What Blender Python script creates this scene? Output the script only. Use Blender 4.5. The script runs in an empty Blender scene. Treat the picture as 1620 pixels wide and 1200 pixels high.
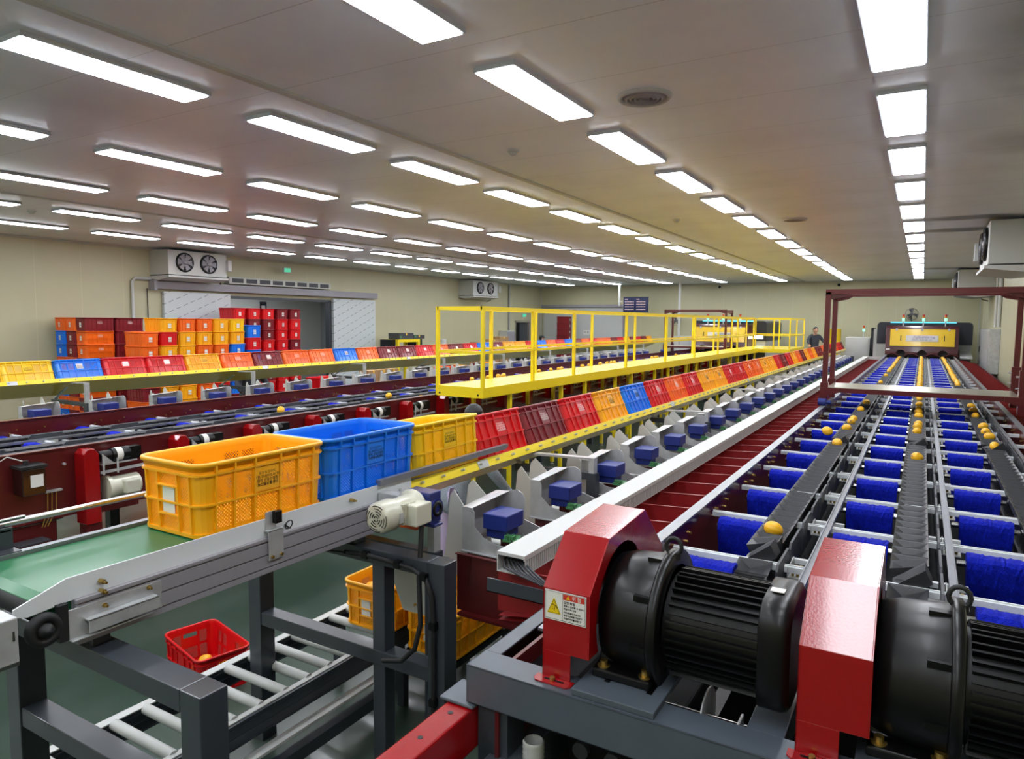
import bpy, math, random
from mathutils import Vector, Matrix
random.seed(7)
SC = bpy.context.scene
COL = SC.collection
PI = math.pi

# ---------------------------------------------------------------- camera, world, exposure
H = 2.45                      # camera height above the floor
CEIL = 4.23
cam_data = bpy.data.cameras.new('camera')
cam = bpy.data.objects.new('camera', cam_data)
COL.objects.link(cam)
cam_data.sensor_fit = 'HORIZONTAL'
cam_data.sensor_width = 36.0
cam_data.lens = 1094.65 / 1620 * 36.0
cam_data.clip_start = 0.05
cam_data.clip_end = 200
_R = Matrix(((0.86020, -0.05050, 0.50740), (0.50990, 0.06800, -0.85760), (0.00880, 0.99640, 0.08420)))
_q = _R.to_quaternion(); _q.normalize()
cam.matrix_world = Matrix.Translation((0, 0, H)) @ _q.to_matrix().to_4x4()
SC.camera = cam

SC.view_settings.view_transform = 'Standard'
SC.view_settings.look = 'None'
SC.view_settings.gamma = 1.0
SC.view_settings.use_curve_mapping = False
SC.view_settings.exposure = 1.3
LAMP = 9.0                    # strength of the ceiling light diffusers
SC.cycles.max_bounces = 10
SC.cycles.diffuse_bounces = 6
SC.cycles.glossy_bounces = 4
SC.cycles.transparent_max_bounces = 16
SC.cycles.sample_clamp_indirect = 6.0
SC.cycles.caustics_reflective = False
SC.cycles.caustics_refractive = False
SC.cycles.use_denoising = True

world = bpy.data.worlds.new('world')
SC.world = world
world.use_nodes = True
world.node_tree.nodes['Background'].inputs[0].default_value = (0.02, 0.02, 0.02, 1)
world.node_tree.nodes['Background'].inputs[1].default_value = 0.2

# ---------------------------------------------------------------- materials
def lin(h):
    h = h.lstrip('#')
    out = []
    for i in (0, 2, 4):
        c = int(h[i:i + 2], 16) / 255
        out.append(c / 12.92 if c <= 0.04045 else ((c + 0.055) / 1.055) ** 2.4)
    return tuple(out) + (1.0,)

def mat(name, col, rough=0.5, metal=0.0, spec=0.5, coat=0.0, emit=None, bump=0.0, bscale=60.0, mottle=0.0, mscale=4.0):
    m = bpy.data.materials.new(name)
    m.use_nodes = True
    nt = m.node_tree
    b = nt.nodes['Principled BSDF']
    c = lin(col)
    b.inputs['Base Color'].default_value = c
    b.inputs['Roughness'].default_value = rough
    b.inputs['Metallic'].default_value = metal
    b.inputs['Specular IOR Level'].default_value = spec
    b.inputs['Coat Weight'].default_value = coat
    b.inputs['Coat Roughness'].default_value = 0.08
    if emit:
        b.inputs['Emission Color'].default_value = c
        b.inputs['Emission Strength'].default_value = emit
    if bump or mottle:
        tc = nt.nodes.new('ShaderNodeTexCoord')
    if mottle:
        n = nt.nodes.new('ShaderNodeTexNoise')
        n.inputs['Scale'].default_value = mscale
        n.inputs['Detail'].default_value = 6
        nt.links.new(tc.outputs['Object'], n.inputs['Vector'])
        r = nt.nodes.new('ShaderNodeMapRange')
        r.inputs['From Min'].default_value = 0.3
        r.inputs['From Max'].default_value = 0.7
        r.inputs['To Min'].default_value = 1 - mottle
        r.inputs['To Max'].default_value = 1 + mottle
        nt.links.new(n.outputs['Fac'], r.inputs['Value'])
        mx = nt.nodes.new('ShaderNodeVectorMath'); mx.operation = 'SCALE'
        mx.inputs[0].default_value = c[:3]
        nt.links.new(r.outputs[0], mx.inputs['Scale'])
        nt.links.new(mx.outputs[0], b.inputs['Base Color'])
    if bump:
        n = nt.nodes.new('ShaderNodeTexNoise')
        n.inputs['Scale'].default_value = bscale
        nt.links.new(tc.outputs['Object'], n.inputs['Vector'])
        bp = nt.nodes.new('ShaderNodeBump')
        bp.inputs['Strength'].default_value = bump
        bp.inputs['Distance'].default_value = 0.01
        nt.links.new(n.outputs['Fac'], bp.inputs['Height'])
        nt.links.new(bp.outputs[0], b.inputs['Normal'])
    return m

class NX:
    """tiny node-expression helper: floats and sockets combine with Math nodes"""
    def __init__(s, nt): s.nt = nt
    def op(s, o, a, b=None, c=None):
        n = s.nt.nodes.new('ShaderNodeMath'); n.operation = o
        for i, v in enumerate((a, b, c)):
            if v is None: continue
            if isinstance(v, (int, float)): n.inputs[i].default_value = v
            else: s.nt.links.new(v, n.inputs[i])
        return n.outputs[0]
    def coords(s):
        tc = s.nt.nodes.new('ShaderNodeTexCoord')
        sp = s.nt.nodes.new('ShaderNodeSeparateXYZ')
        s.nt.links.new(tc.outputs['Object'], sp.inputs[0])
        return sp.outputs
    def between(s, v, a, b): return s.op('MULTIPLY', s.op('GREATER_THAN', v, a), s.op('LESS_THAN', v, b))
    def mix(s, f, a, b):
        n = s.nt.nodes.new('ShaderNodeMix'); n.data_type = 'RGBA'
        s.nt.links.new(f, n.inputs[0])
        n.inputs[6].default_value = a; n.inputs[7].default_value = b
        return n.outputs[2]

W = {}
W['white'] = mat('white_paint', '#BFC0BE', 0.5)
W['offwhite'] = mat('offwhite_paint', '#B9BBB8', 0.45)
W['cream'] = mat('cream_motor_paint', '#C9C8B6', 0.3, coat=0.3)
W['maroon'] = mat('maroon_paint', '#571518', 0.3, coat=0.2)
W['maroon_dark'] = mat('dark_maroon_paint', '#47101A', 0.28, coat=0.3)
W['tray'] = mat('dark_red_tray_paint', '#85181B', 0.42, coat=0.05)
W['rail_white'] = mat('white_cross_rail', '#DDE0E2', 0.42)
W['red'] = mat('red_gloss_paint', '#96080E', 0.22, coat=0.5, bump=0.04, bscale=180)
W['grey'] = mat('dark_grey_paint', '#363B42', 0.35, coat=0.2, mottle=0.06, mscale=9)
W['grey_lt'] = mat('blue_grey_paint', '#4A525B', 0.38, coat=0.2, mottle=0.05, mscale=12)
W['black'] = mat('black_paint', '#060607', 0.36, spec=0.32, coat=0.04)
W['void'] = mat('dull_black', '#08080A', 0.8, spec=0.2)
W['rubber'] = mat('black_rubber', '#141416', 0.6)
W['bucket'] = mat('dark_grey_plastic', '#36363A', 0.42, mottle=0.12, mscale=30)
W['plate'] = mat('grey_plastic_plate', '#383A40', 0.5)
W['alu'] = mat('aluminium', '#8E9096', 0.36, metal=0.7, mottle=0.06, mscale=7)
W['alu_matte'] = mat('brushed_aluminium', '#96939A', 0.45, metal=0.15)
W['rail'] = mat('anodised_side_rail', '#DADEE2', 0.5)
W['steel'] = mat('galvanised_steel', '#C0C2C4', 0.36, metal=0.45, mottle=0.12, mscale=14)
W['chrome'] = mat('chrome', '#C4C4C2', 0.2, metal=1.0)
W['stainless'] = mat('stainless_sheet', '#C9C4B4', 0.28, metal=0.9)
W['yellow'] = mat('yellow_paint', '#F0D51C', 0.33, coat=0.25)
W['yellow_hood'] = mat('yellow_cover_paint', '#E8C21A', 0.25, coat=0.4)
W['tan'] = mat('beige_slide_panel', '#F0C64C', 0.3, coat=0.12)
W['blue'] = mat('blue_actuator_paint', '#1A2B78', 0.4)
W['blue_gear'] = mat('blue_gearbox_paint', '#17246B', 0.3, coat=0.3)
W['brush'] = mat('blue_bristles', '#0A1FB4', 0.75, spec=0.15, bump=0.9, bscale=260, mottle=0.25, mscale=60)
W['flap'] = mat('translucent_white_plastic', '#C4C4BE', 0.35)
W['brass'] = mat('brass', '#B79A55', 0.3, metal=0.9)
W['green_belt'] = mat('green_conveyor_belt', '#1E6A40', 0.38, coat=0.08)
W['pcb'] = mat('green_circuit_board', '#3F7A4A', 0.5)
W['paper'] = mat('white_paper', '#DAD8D2', 0.7)
W['cardboard'] = mat('cardboard', '#A9835A', 0.75, mottle=0.08, mscale=8)
W['ink'] = mat('black_ink', '#15110C', 0.6)
W['inkw'] = mat('white_ink', '#E6DAD6', 0.6)
W['skin'] = mat('skin', '#C99A7E', 0.5)
W['hair'] = mat('black_hair', '#0C0B0C', 0.45)
W['knit'] = mat('grey_knit', '#8F99A3', 0.85, bump=0.6, bscale=130, mottle=0.12, mscale=50)
W['lavender'] = mat('lavender_trousers', '#B6A6C4', 0.8)
W['cloth_dark'] = mat('dark_grey_cloth', '#3A3E46', 0.85)
W['glove'] = mat('black_glove', '#17181A', 0.8)
W['cap'] = mat('dark_cap_cloth', '#1E1B1E', 0.85)
W['melon'] = None
W['warn_yellow'] = mat('sign_yellow', '#E6C600', 0.5)
W['warn_red'] = mat('sign_red', '#C8301F', 0.5)
W['navy'] = mat('navy_cabinet', '#1B1F2B', 0.4)
W['logo_blue'] = mat('logo_blue', '#1F3F86', 0.5)
W['cyan'] = mat('cyan_light', '#58C8E8', 0.4, emit=0.5)
W['green_lit'] = mat('green_signal_light', '#8FF0C0', 0.4, emit=0.5)
W['red_lens'] = mat('red_signal_lens', '#B83A20', 0.3)
W['amber_lens'] = mat('amber_signal_lens', '#D07A2A', 0.3)
W['exit_green'] = mat('exit_sign_light', '#4FC79A', 0.4, emit=0.25)
W['screen'] = mat('screen_navy', '#141B3E', 0.25, emit=0.25)
W['screen_text'] = mat('screen_text', '#D8B8B0', 0.4, emit=0.2)
W['lamp'] = mat('ceiling_light_diffuser', '#F4F8FF', 0.4, emit=LAMP)
W['lamp_frame'] = mat('ceiling_light_frame', '#BFC3CA', 0.4)
W['worklight'] = mat('inspection_light', '#F2FBFF', 0.4, emit=3.0)

CRATE_HEX = {'yellow': '#F6AE10', 'lemon': '#F7C60E', 'blue': '#0E76E4', 'red': '#D40C16', 'maroon': '#7E1722', 'orange': '#F06A16'}
CM, CP = {}, {}
def perforated(name, col):
    """crate plastic with round holes punched through the panels between the ribs"""
    m = mat(name, col, 0.38, coat=0.15)
    nt = m.node_tree; x = NX(nt)
    X, Y, Z = x.coords()
    bs = nt.nodes['Principled BSDF']
    ax, ay = x.op('ABSOLUTE', X), x.op('ABSOLUTE', Y)
    side = x.op('GREATER_THAN', ax, 0.178)                # on a long side the pattern runs along Y
    u = x.op('ADD', x.op('MULTIPLY', Y, side), x.op('MULTIPLY', X, x.op('SUBTRACT', 1.0, side)))
    p = 0.0148
    fz = x.op('DIVIDE', Z, p * 0.5)
    row = x.op('FLOOR', fz)
    fu = x.op('FRACT', x.op('ADD', x.op('DIVIDE', u, p), x.op('MULTIPLY', row, 0.5)))
    du = x.op('MULTIPLY', x.op('SUBTRACT', fu, 0.5), p)
    dz = x.op('MULTIPLY', x.op('SUBTRACT', x.op('FRACT', fz), 0.5), p * 0.5)
    r2 = x.op('ADD', x.op('MULTIPLY', du, du), x.op('MULTIPLY', dz, dz))
    hole = x.op('LESS_THAN', r2, 0.0042 ** 2)
    low = x.between(Z, 0.025, 0.118); high = x.between(Z, 0.14, 0.235)
    cols_side = x.op('ADD', x.between(ay, 0.075, 0.155), x.between(ay, 0.172, 0.242))
    mid_low = x.between(ay, -1, 0.058)
    zone_side = x.op('ADD', x.op('MULTIPLY', cols_side, x.op('ADD', low, high)), x.op('MULTIPLY', mid_low, low))
    zone_end = x.op('ADD', x.op('MULTIPLY', x.between(ax, 0.072, 0.13), x.op('ADD', low, high)),
                    x.op('MULTIPLY', x.between(ax, -1, 0.055), x.op('ADD', low, x.between(Z, 0.20, 0.238))))
    slot = x.op('MULTIPLY', x.op('MULTIPLY', x.op('GREATER_THAN', Y, 0.25), x.between(ax, -1, 0.052)), x.between(Z, 0.202, 0.236))
    zone = x.op('ADD', x.op('MULTIPLY', side, zone_side), x.op('MULTIPLY', x.op('SUBTRACT', 1.0, side), zone_end))
    k = x.op('MAXIMUM', x.op('MULTIPLY', hole, x.op('MINIMUM', zone, 1.0)), slot)
    tr = nt.nodes.new('ShaderNodeBsdfTransparent')
    mx = nt.nodes.new('ShaderNodeMixShader')
    nt.links.new(k, mx.inputs[0]); nt.links.new(bs.outputs[0], mx.inputs[1]); nt.links.new(tr.outputs[0], mx.inputs[2])
    nt.links.new(mx.outputs[0], nt.nodes['Material Output'].inputs[0])
    return m
for k_, v_ in CRATE_HEX.items():
    CM[k_] = mat('crate_%s_plastic' % k_, v_, 0.36, coat=0.15)
    CP[k_] = perforated('crate_%s_perforated' % k_, v_)

def melon_material():
    m = mat('melon_skin', '#F2B21C', 0.38)
    nt = m.node_tree; x = NX(nt)
    X, Y, Z = x.coords()
    ang = x.op('ARCTAN2', Y, X)
    g = x.op('COSINE', x.op('MULTIPLY', ang, 10.0))
    f = x.op('GREATER_THAN', g, 0.95)
    c = x.mix(f, lin('#F2B416'), lin('#EFC858'))
    nt.links.new(c, nt.nodes['Principled BSDF'].inputs['Base Color'])
    return m
W['melon'] = melon_material()

def panel_material(name, col, seam_axis, pitch, rough, seam_dark, stain=0.0, metal=0.0, seam_w=0.012):
    m = mat(name, col, rough, metal)
    nt = m.node_tree; x = NX(nt)
    co = x.coords()
    v = co[seam_axis]
    fr = x.op('FRACT', x.op('DIVIDE', v, pitch))
    seam = x.op('LESS_THAN', fr, seam_w / pitch)
    tc = nt.nodes.new('ShaderNodeTexCoord')
    n = nt.nodes.new('ShaderNodeTexNoise'); n.inputs['Scale'].default_value = 0.9; n.inputs['Detail'].default_value = 8
    nt.links.new(tc.outputs['Object'], n.inputs['Vector'])
    c0 = lin(col); c1 = tuple(c * (1 - stain) for c in c0[:3]) + (1,)
    dirt = nt.nodes.new('ShaderNodeMapRange')
    dirt.inputs['From Min'].default_value = 0.42; dirt.inputs['From Max'].default_value = 0.68
    nt.links.new(n.outputs['Fac'], dirt.inputs['Value'])
    c = x.mix(dirt.outputs[0], c0, c1)
    mx = nt.nodes.new('ShaderNodeMix'); mx.data_type = 'RGBA'
    nt.links.new(seam, mx.inputs[0]); nt.links.new(c, mx.inputs[6])
    mx.inputs[7].default_value = tuple(c * seam_dark for c in c0[:3]) + (1,)
    nt.links.new(mx.outputs[2], nt.nodes['Principled BSDF'].inputs['Base Color'])
    return m
W['ceil'] = panel_material('ceiling_metal_panels', '#E2E9F6', 1, 0.964, 0.36, 0.72, 0.10, seam_w=0.01)
def ceiling_stains(m):
    nt = m.node_tree; x = NX(nt); X, Y, Z = x.coords(); bs = nt.nodes['Principled BSDF']
    src = bs.inputs['Base Color'].links[0].from_socket
    tc = nt.nodes.new('ShaderNodeTexCoord'); n = nt.nodes.new('ShaderNodeTexNoise'); n.inputs['Scale'].default_value = 3.0; n.inputs['Detail'].default_value = 7
    nt.links.new(tc.outputs['Object'], n.inputs['Vector'])
    tot = None
    for cx, cy, rx, ry, k in ((1.4, 5.2, 1.3, 2.4, 1.0), (.55, 13.9, .9, .35, 1.3), (.5, 15.6, .8, .4, 1.2), (.5, 26.0, .8, .6, 1.2), (1.2, 8.4, 1.0, .8, .5)):
        a = x.op('DIVIDE', x.op('SUBTRACT', X, cx), rx); b = x.op('DIVIDE', x.op('SUBTRACT', Y, cy), ry)
        d = x.op('SUBTRACT', 1.0, x.op('ADD', x.op('MULTIPLY', a, a), x.op('MULTIPLY', b, b)))
        d = x.op('MULTIPLY', x.op('MAXIMUM', d, 0.0), k)
        tot = d if tot is None else x.op('ADD', tot, d)
    f = x.op('MINIMUM', x.op('MULTIPLY', tot, x.op('ADD', x.op('MULTIPLY', n.outputs['Fac'], 1.6), .1)), .85)
    mx = nt.nodes.new('ShaderNodeMix'); mx.data_type = 'RGBA'
    nt.links.new(f, mx.inputs[0]); nt.links.new(src, mx.inputs[6]); mx.inputs[7].default_value = lin('#3A3F48')
    nt.links.new(mx.outputs[2], bs.inputs['Base Color'])
ceiling_stains(W['ceil'])
W['wall_y'] = panel_material('beige_insulated_panels', '#B9B596', 1, 1.0, 0.42, 1.12, 0.05)
W['wall_x'] = panel_material('beige_insulated_panels_end', '#BDB998', 0, 0.98, 0.42, 1.12, 0.05)
W['store_wall'] = panel_material('grey_store_panels', '#8E9292', 1, 1.2, 0.45, 0.85, 0.05)
def floor_material():
    m = mat('green_epoxy_floor', '#3B4F45', 0.28, coat=0.15)
    nt = m.node_tree; x = NX(nt)
    tc = nt.nodes.new('ShaderNodeTexCoord')
    n = nt.nodes.new('ShaderNodeTexNoise'); n.inputs['Scale'].default_value = 1.3; n.inputs['Detail'].default_value = 9
    nt.links.new(tc.outputs['Object'], n.inputs['Vector'])
    d = nt.nodes.new('ShaderNodeMapRange'); d.inputs['From Min'].default_value = 0.4; d.inputs['From Max'].default_value = 0.65
    nt.links.new(n.outputs['Fac'], d.inputs['Value'])
    nt.links.new(x.mix(d.outputs[0], lin('#32463B'), lin('#46544C')), nt.nodes['Principled BSDF'].inputs['Base Color'])
    return m
W['floor'] = floor_material()
def film_material():
    m = mat('door_protective_film', '#C3CACC', 0.35)
    nt = m.node_tree; x = NX(nt)
    X, Y, Z = x.coords()
    d = x.op('ADD', x.op('MULTIPLY', Y, 0.42), Z)
    line = x.op('LESS_THAN', x.op('FRACT', x.op('DIVIDE', x.op('SUBTRACT', Z, x.op('MULTIPLY', Y, 0.42)), 0.26)), 0.075)
    dash = x.op('LESS_THAN', x.op('FRACT', x.op('DIVIDE', Y, 0.21)), 0.62)
    nt.links.new(x.mix(x.op('MULTIPLY', line, dash), lin('#C3CACC'), lin('#7F8487')), nt.nodes['Principled BSDF'].inputs['Base Color'])
    return m
W['film'] = film_material()

# ---------------------------------------------------------------- mesh helpers
class MB:
    def __init__(s): s.v = []; s.f = []; s.m = []; s.sm = []
    def add(s, vs, fs, mi=0, smooth=False):
        n = len(s.v); s.v += [tuple(v) for v in vs]
        for f in fs: s.f.append(tuple(n + i for i in f)); s.m.append(mi); s.sm.append(smooth)
        return s
    def box(s, x0, x1, y0, y1, z0, z1, mi=0):
        return s.add([(x, y, z) for x in (x0, x1) for y in (y0, y1) for z in (z0, z1)],
                     [(0, 1, 3, 2), (4, 6, 7, 5), (0, 4, 5, 1), (2, 3, 7, 6), (0, 2, 6, 4), (1, 5, 7, 3)], mi)
    def cbox(s, c, d, mi=0):
        return s.box(c[0] - d[0] / 2, c[0] + d[0] / 2, c[1] - d[1] / 2, c[1] + d[1] / 2, c[2] - d[2] / 2, c[2] + d[2] / 2, mi)
    def bar(s, p, q, w, h=None, mi=0, up=(0, 0, 1)):
        p, q = Vector(p), Vector(q); h = h or w
        d = (q - p).normalized(); a = d.cross(Vector(up))
        if a.length < 1e-4: a = d.cross(Vector((1, 0, 0)))
        a.normalize(); b = a.cross(d)
        vs = [e + a * i * w / 2 + b * j * h / 2 for e in (p, q) for i, j in ((-1, -1), (1, -1), (1, 1), (-1, 1))]
        return s.add(vs, [(3, 2, 1, 0), (4, 5, 6, 7), (0, 1, 5, 4), (1, 2, 6, 5), (2, 3, 7, 6), (3, 0, 4, 7)], mi)
    def cyl(s, p, q, r, r2=None, n=16, mi=0, cap=True):
        p, q = Vector(p), Vector(q); r2 = r if r2 is None else r2
        d = (q - p).normalized(); a = d.orthogonal().normalized(); b = d.cross(a)
        vs = []
        for e, rr in ((p, r), (q, r2)):
            for i in range(n):
                t = 2 * PI * i / n; vs.append(e + (a * math.cos(t) + b * math.sin(t)) * rr)
        s.add(vs, [(i, (i + 1) % n, n + (i + 1) % n, n + i) for i in range(n)], mi, True)
        if cap: s.add(vs, [tuple(range(n - 1, -1, -1)), tuple(range(n, 2 * n))], mi)
        return s
    def lathe(s, o, axis, prof, n=24, mi=0):
        """prof: list of (radius, distance along axis)"""
        o = Vector(o); d = Vector(axis).normalized(); a = d.orthogonal().normalized(); b = d.cross(a)
        vs = []
        for r, h in prof:
            for i in range(n):
                t = 2 * PI * i / n; vs.append(o + d * h + (a * math.cos(t) + b * math.sin(t)) * max(r, 1e-5))
        fs = [(k * n + i, k * n + (i + 1) % n, (k + 1) * n + (i + 1) % n, (k + 1) * n + i) for k in range(len(prof) - 1) for i in range(n)]
        return s.add(vs, fs, mi, True)
    def prism(s, poly, axis, a, b, mi=0):
        n = len(poly)
        def P(u, v, w): return {'x': (w, u, v), 'y': (u, w, v), 'z': (u, v, w)}[axis]
        vs = [P(u, v, a) for u, v in poly] + [P(u, v, b) for u, v in poly]
        return s.add(vs, [tuple(range(n)), tuple(range(2 * n - 1, n - 1, -1))] + [(i, i + n, (i + 1) % n + n, (i + 1) % n) for i in range(n)], mi)
    def tube(s, pts, r, n=8, mi=0):
        pts = [Vector(p) for p in pts]; vs = []; a = None
        for k, p in enumerate(pts):
            d = (pts[min(k + 1, len(pts) - 1)] - pts[max(k - 1, 0)]).normalized()
            a = d.orthogonal().normalized() if a is None else (a - d * a.dot(d)).normalized()
            b = d.cross(a)
            vs += [p + (a * math.cos(2 * PI * i / n) + b * math.sin(2 * PI * i / n)) * r for i in range(n)]
        fs = [(k * n + i, k * n + (i + 1) % n, (k + 1) * n + (i + 1) % n, (k + 1) * n + i) for k in range(len(pts) - 1) for i in range(n)]
        s.add(vs, fs, mi, True)
        e = len(pts) * n
        return s.add(vs, [tuple(range(n - 1, -1, -1)), tuple(range(e - n, e))], mi)
    def ball(s, c, r, sc=(1, 1, 1), n=16, k=10, mi=0):
        vs = []; fs = []
        for j in range(k + 1):
            t = PI * j / k
            for i in range(n):
                u = 2 * PI * i / n
                vs.append((c[0] + r * sc[0] * math.sin(t) * math.cos(u), c[1] + r * sc[1] * math.sin(t) * math.sin(u), c[2] + r * sc[2] * math.cos(t)))
        for j in range(k):
            for i in range(n): fs.append((j * n + i, (j + 1) * n + i, (j + 1) * n + (i + 1) % n, j * n + (i + 1) % n))
        return s.add(vs, fs, mi, True)
    def rot(s, M, start=0):
        s.v[start:] = [tuple(M @ Vector(v)) for v in s.v[start:]]; return s
    def mesh(s, name, off=(0, 0, 0)):
        me = bpy.data.meshes.new(name)
        me.from_pydata([(v[0] - off[0], v[1] - off[1], v[2] - off[2]) for v in s.v], [], s.f)
        me.polygons.foreach_set('material_index', s.m)
        me.polygons.foreach_set('use_smooth', s.sm)
        me.update()
        return me

OFF = {}
def link(name, me, mats, parent=None, loc=None):
    o = bpy.data.objects.new(name, me); COL.objects.link(o)
    if mats:
        if not isinstance(mats, (list, tuple)): mats = [mats]
        if len(me.materials) == 0:
            for m in mats: me.materials.append(m)
    if parent: o.parent = parent
    if loc is not None: o.location = loc
    return o
def part(name, mb, mats, parent, bevel=0.0, label=None, kind=None):
    """mesh given in world coordinates, stored relative to its thing's origin"""
    off = OFF.get(parent.name, (0, 0, 0))
    o = link(name, mb.mesh(name, off), mats, parent)
    OFF[o.name] = off
    if bevel: bev(o, bevel)
    if label: o['label'] = label
    if kind: o['kind'] = kind
    return o
def bev(o, w, seg=2):
    m = o.modifiers.new('bevel', 'BEVEL'); m.width = w; m.segments = seg; m.limit_method = 'ANGLE'; m.angle_limit = math.radians(40)
    return o
def tag(o, label, cat, group=None, kind=None):
    o['label'] = label; o['category'] = cat
    if group: o['group'] = group
    if kind: o['kind'] = kind
    return o
def thing(name, label, cat, loc=(0, 0, 0), group=None):
    o = bpy.data.objects.new(name, None); COL.objects.link(o)
    o.location = loc; o.empty_display_size = 0.1
    OFF[o.name] = tuple(loc)
    return tag(o, label, cat, group)
def solo(name, mb, mats, label, cat, org=(0, 0, 0), group=None, bevel=0.0):
    o = link(name, mb.mesh(name, org), mats, None, org)
    OFF[o.name] = tuple(org)
    if bevel: bev(o, bevel)
    return tag(o, label, cat, group)
def struct(name, mb, mats, parent=None):
    o = link(name, mb.mesh(name), mats, parent)
    o['kind'] = 'structure'
    return o
def clone(o, loc=None, mtx=None, label=None, group=None, parent=None):
    c = o.copy(); COL.objects.link(c)
    if parent: c.parent = parent
    for ch in o.children: clone(ch, parent=c)
    if mtx is not None: c.matrix_world = mtx
    elif loc is not None: c.location = loc
    if label: c['label'] = label
    if group: c['group'] = group
    return c
_TX = {}
def text(body, size, parent, m, mtx, name='printed_text', ax='CENTER', bold=0.0):
    """real lettering as a mesh; mtx places it in the parent's space"""
    key = (body, size, ax, bold)
    if key not in _TX:
        cu = bpy.data.curves.new('lettering', 'FONT'); cu.body = body; cu.size = size
        cu.align_x = ax; cu.align_y = 'CENTER'; cu.resolution_u = 2; cu.offset = bold; cu.extrude = 0.0004
        to = bpy.data.objects.new('lettering', cu); COL.objects.link(to)
        bpy.context.view_layer.update()
        _TX[key] = bpy.data.meshes.new_from_object(to.evaluated_get(bpy.context.evaluated_depsgraph_get()))
        bpy.data.objects.remove(to); bpy.data.curves.remove(cu)
    me = _TX[key]
    if len(me.materials) == 0: me.materials.append(m)
    elif me.materials[0] != m:
        me = me.copy(); me.materials.clear(); me.materials.append(m)
    o = bpy.data.objects.new(name, me); COL.objects.link(o)
    o.parent = parent; o.matrix_local = mtx
    return o
def face_mtx(origin, right, up):
    r = Vector(right).normalized(); u = Vector(up).normalized(); n = r.cross(u)
    return Matrix(((r.x, u.x, n.x, origin[0]), (r.y, u.y, n.y, origin[1]), (r.z, u.z, n.z, origin[2]), (0, 0, 0, 1)))
ORD = ['zeroth', 'first', 'second', 'third', 'fourth', 'fifth', 'sixth', 'seventh', 'eighth', 'ninth', 'tenth', 'eleventh', 'twelfth', 'thirteenth',
       'fourteenth', 'fifteenth', 'sixteenth', 'seventeenth', 'eighteenth', 'nineteenth', 'twentieth']
TENS = {20: 'twenty', 30: 'thirty', 40: 'forty', 50: 'fifty', 60: 'sixty', 70: 'seventy', 80: 'eighty', 90: 'ninety'}
def nth(n):
    if n <= 20: return ORD[n]
    t, r = n // 10 * 10, n % 10
    return TENS[t] + '-' + ORD[r] if r else TENS[t][:-1] + 'ieth'
# ---------------------------------------------------------------- the setting
XL, XR, YB, YN = -17.2, 1.85, 32.0, -3.5
struct('floor', MB().box(-24, XR + .2, YN, YB + .2, -0.1, 0), W['floor'])
struct('ceiling', MB().box(XL - .1, XR + .1, YN, YB + .1, CEIL, CEIL + 0.1), W['ceil'])
OPY0, OPY1, OPZ = 12.95, 17.0, 3.08
wl = MB().box(XL - .15, XL, YN, OPY0, 0, CEIL).box(XL - .15, XL, OPY1, 29.35, 0, CEIL).box(XL - .15, XL, OPY0, OPY1, OPZ, CEIL)
wl.box(XL - .15, XL, 30.75, YB + .1, 0, CEIL).box(XL - .15, XL, 29.35, 30.75, 2.42, CEIL)
struct('wall_left', wl, W['wall_y'])
struct('wall_right', MB().box(XR, XR + .15, YN, YB + .1, 0, CEIL), W['wall_y'])
struct('wall_back', MB().box(XL - .1, XR + .1, YB, YB + .15, 0, CEIL), W['wall_x'])
struct('wall_near', MB().box(XL - .1, XR + .1, YN - .15, YN, 0, CEIL), W['wall_x'])
# storage room beyond the sliding door
struct('wall_beyond', MB().box(-23.6, -23.5, 9, 21, 0, 3.6).box(-23.5, XL - .15, 8.9, 9, 0, 3.6).box(-23.5, XL - .15, 21, 21.1, 0, 3.6)
       .box(-23.6, XL - .15, 8.9, 21.1, 3.6, 3.7), W['store_wall'])
struct('wall_partition', MB().box(-21.9, -21.8, 16.2, 21, 0, 3.6).box(-21.8, -21.7, 16.2, 16.32, 0, 3.6), W['offwhite'])
struct('wall_closet', MB().box(XL - 1.2, XL - 1.15, 29, 31, 0, 2.6), W['grey'])
for n, (x0, x1, y0, y1, z0, z1) in enumerate([
        (-4.45, -4.38, YN, YB, CEIL - .02, CEIL), (-11.5, -11.43, YN, YB, CEIL - .02, CEIL), (XL, XL + .05, YN, YB, CEIL - .05, CEIL),
        (XL, XR, YB - .05, YB, CEIL - .05, CEIL), (XR - .05, XR, YN, YB, CEIL - .05, CEIL), (XL, XL + .04, YB - .04, YB, 0, CEIL), (XR - .04, XR, YB - .04, YB, 0, CEIL)]):
    struct('trim_%d' % (n + 1), MB().box(x0, x1, y0, y1, z0, z1), W['offwhite'])
struct('door_1', MB().box(XL + .02, XL + .12, 11.0, 13.02, 0.02, 3.14), W['film'])
struct('door_2', MB().box(XL + .02, XL + .12, 17.05, 19.12, 0.02, 3.14), W['film'])
t = MB().box(XL, XL + .2, 10.7, 19.15, 3.2, 3.4).box(XL, XL + .26, 10.66, 10.74, 3.16, 3.42)
for k in range(3): t.box(XL + .2, XL + .215, 10.75, 19.1, 3.23 + .06 * k, 3.25 + .06 * k)
struct('trim_8', t, W['alu_matte'])
struct('trim_9', MB().box(XL - .16, XL + .02, 16.94, 17.04, 0, OPZ).box(XL - .16, XL + .02, OPY0 - .05, OPY0 + .02, 0, OPZ).box(XL - .16, XL + .02, OPY0, OPY1, OPZ - .06, OPZ + .02), W['grey'])
struct('door_3', MB().box(-17.0, -12.65, YB - .09, YB - .01, 0.02, 3.14).box(-14.95, -14.94, YB - .1, YB - .09, 0.02, 3.14), W['offwhite'])
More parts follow.
